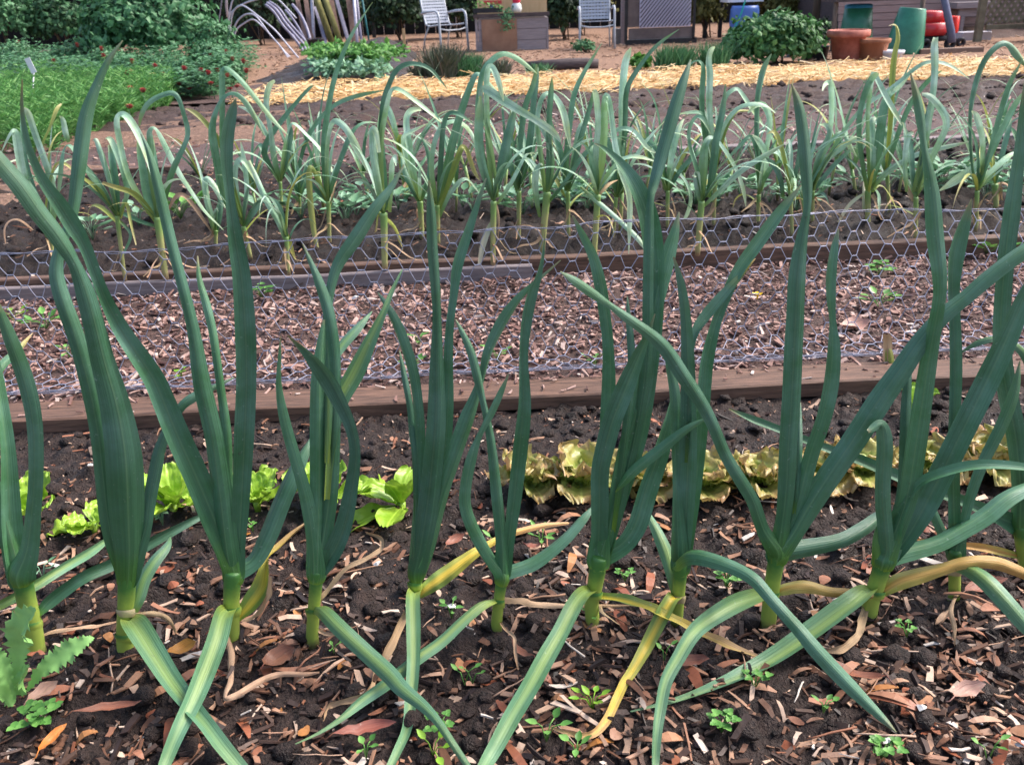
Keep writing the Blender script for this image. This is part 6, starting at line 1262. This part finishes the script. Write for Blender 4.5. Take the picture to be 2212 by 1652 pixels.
lbl = ['mossy green pole leaning at the left of the board stack', 'second mossy pole leaning parallel to the first', 'reddish board between the mossy poles and the white slats', 'white slat leaning right of the mossy poles', 'wide brown board leaning at the right of the stack', 'bright white pipe leaning furthest right', 'grey pipe beside the bright white one', 'teal rod at the right end of the stack', 'upright white pipe left of the mossy poles', 'short tan board left of the upright white pipe', 'short reddish board behind the dark bucket', 'short pale slat right of the dark bucket']
for l, a, b, w, m in zip(lbl, ((680, -12), (699, -12), (712, -10), (724, -10), (752, -10), (764, -10), (773, 20), (781, -10), (673, -10), (665, 30), (650, 36), (688, 40)), ((718, 95), (735, 93), (732, 90), (753, 92), (766, 92), (772, 92), (781, 92), (797, 88), (678, 78), (673, 84), (660, 84), (702, 88)), (14, 13, 13, 8, 12, 7, 6, 4, 7, 10, 9, 7), (MOSS, MOSS, BRD, CON, BRD, PIPE, CON, TEA, PIPE, BRD, BRD, CON)):
    P0 = gp(b[0], 104, 0) + Vector((0, rnd.uniform(0, .35), 0)); q = pp(b[0], b[1], P0.y); e = pp(a[0], a[1], P0.y + .35); pole = m in (MOSS, PIPE, TEA) or w < 7
    t = thing('leaning_pole' if pole else 'leaning_board', Vector((q.x, q.y, 0)), l, 'pole' if pole else 'board', 'poles and boards leaning at the back'); d = e - q; bm = bmesh.new()
    q2 = q + d * (-(q.z) / d.z) ; e2 = e + d.normalized() * rnd.uniform(.1, .5)
    if pole: tube(bm, [q2 - t.location, (q2 + e2) / 2 - t.location, e2 - t.location], w * .5 * mpp(q), 8); finish('pole', bm, m, t)
    else:
        c = (q2 + e2) / 2 - t.location; rot = (e2 - q2).to_track_quat('Z', 'Y').to_matrix(); box(bm, c, (w * mpp(q), .03, (e2 - q2).length), rot); bmesh.ops.bevel(bm, geom=bm.edges[:], offset=.004, segments=1); finish('plank', bm, m, t, smooth=False)
pot('dark_bucket', 'dark bucket at the foot of the leaning conduits', 'bucket', 683, 112, [(13, 112), (15, 108), (20, 86), (21, 84)], BLK, part='bucket')
P2 = gp(770, 104, 0); t = thing('bed_timber', P2, 'dark timber along the back of the mounded bed', 'timber'); wbox('timber', t, P2, 700, 880, 92, 102, .1, DKW)

# far left post, dark fence and shrubs that close the view
P2 = gp(70, 70, 0); t = thing('wooden_post', P2, 'brown wooden post in the dark top left corner', 'post'); bm = bmesh.new(); tube(bm, [Vector((.15, 0, -.05)), Vector((0, 0, .6)), Vector((-.12, 0, 2.2))], [.11, .105, .1], 10); finish('post', bm, BARK, t)
P2 = gp(20, 74, 0); t = thing('dark_shed', P2, 'dark lean-to behind the post in the top left corner', 'shed'); wbox('front_wall', t, P2, -120, 250, -140, 74, .06, BMT, .5); wbox('beam', t, P2, -60, 42, 6, 18, .1, LAT, .1); wbox('side_wall', t, P2, 44, 54, -140, 74, .6, DKW, -.1)
P2 = gp(1758, 84, 0); t = thing('tree', P2, 'slim grey tree trunk behind the leafy bush', 'tree'); bm = bmesh.new(); tube(bm, [Vector((0, 0, -.1)), Vector((.02, 0, .8)), Vector((-.03, .05, 1.8)), Vector((.05, .1, 3.2))], [.085, .075, .07, .05], 10); finish('trunk', bm, BARK, t)
leafcloud('crown', t, DKG, 900, lambda: (Vector((rnd.gauss(0, .9), rnd.gauss(0, .8), rnd.gauss(3.3, .45))), Vector((0, 0, .3))), (.07, .14))
P2 = Vector((0, FAR - 1.0, 0)); t = thing('back_fence', P2, 'tall dark board fence closing the back of the garden', 'fence')
bm = bmesh.new()
for i in range(150): box(bm, Vector((-17 + i * .24, rnd.uniform(-.01, .01), 1.25 + rnd.uniform(-.03, .03))), (.232, .03, 2.6))
finish('boards', bm, noisy('black_brown_fence', (.005, .005, .005), (.016, .014, .013), 6, .85, .2, .3, 5, (6, 6, 1)), t, smooth=False)
bm = bmesh.new()
for z in (.5, 2.0): box(bm, Vector((1, .05, z)), (36, .05, .09))
finish('rails', bm, DKW, t, smooth=False)
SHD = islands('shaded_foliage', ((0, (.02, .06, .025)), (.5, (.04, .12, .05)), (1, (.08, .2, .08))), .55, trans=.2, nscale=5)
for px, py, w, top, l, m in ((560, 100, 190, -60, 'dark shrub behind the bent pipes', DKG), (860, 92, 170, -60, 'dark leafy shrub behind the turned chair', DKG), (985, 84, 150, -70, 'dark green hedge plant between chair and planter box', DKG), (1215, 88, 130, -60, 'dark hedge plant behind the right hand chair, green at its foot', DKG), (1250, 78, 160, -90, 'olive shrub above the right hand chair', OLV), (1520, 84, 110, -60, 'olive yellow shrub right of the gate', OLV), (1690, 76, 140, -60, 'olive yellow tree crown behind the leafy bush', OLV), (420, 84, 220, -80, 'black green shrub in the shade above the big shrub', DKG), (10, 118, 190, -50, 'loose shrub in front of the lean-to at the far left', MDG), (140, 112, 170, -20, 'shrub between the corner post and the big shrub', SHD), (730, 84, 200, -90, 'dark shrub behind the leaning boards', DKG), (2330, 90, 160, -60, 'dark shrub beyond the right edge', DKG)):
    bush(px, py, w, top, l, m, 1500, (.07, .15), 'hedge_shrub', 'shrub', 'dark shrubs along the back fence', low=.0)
# ------------------------------------------------------------------ light
SUN_EL, SUN_AZ = R(50), R(75)      # azimuth measured from +Y, clockwise
w = bpy.data.worlds.new('World'); sc.world = w; w.use_nodes = True; nt = w.node_tree
bg = nt.nodes['Background']; sky = nt.nodes.new('ShaderNodeTexSky'); sky.sky_type = 'NISHITA'; sky.sun_disc = False
sky.sun_elevation = SUN_EL; sky.sun_rotation = SUN_AZ; sky.air_density = 1.0; sky.dust_density = 4.0; sky.ozone_density = 1.0
nt.links.new(sky.outputs[0], bg.inputs[0]); bg.inputs[1].default_value = .10
ld = bpy.data.lights.new('sun', 'SUN'); ld.energy = 1.5; ld.angle = R(20); ld.color = (1, .95, .9)
lo = bpy.data.objects.new('sun', ld); COL.objects.link(lo)
d = Vector((math.sin(SUN_AZ) * math.cos(SUN_EL), math.cos(SUN_AZ) * math.cos(SUN_EL), math.sin(SUN_EL)))
lo.rotation_euler = d.to_track_quat('Z', 'Y').to_euler()
sc.view_settings.view_transform = 'Standard'; sc.view_settings.look = 'None'; sc.view_settings.exposure = 1.7; sc.view_settings.gamma = 1
cd.dof.use_dof = True; cd.dof.focus_distance = 1.75; cd.dof.aperture_fstop = 12
sc.cycles.max_bounces = 6; sc.cycles.use_denoising = True
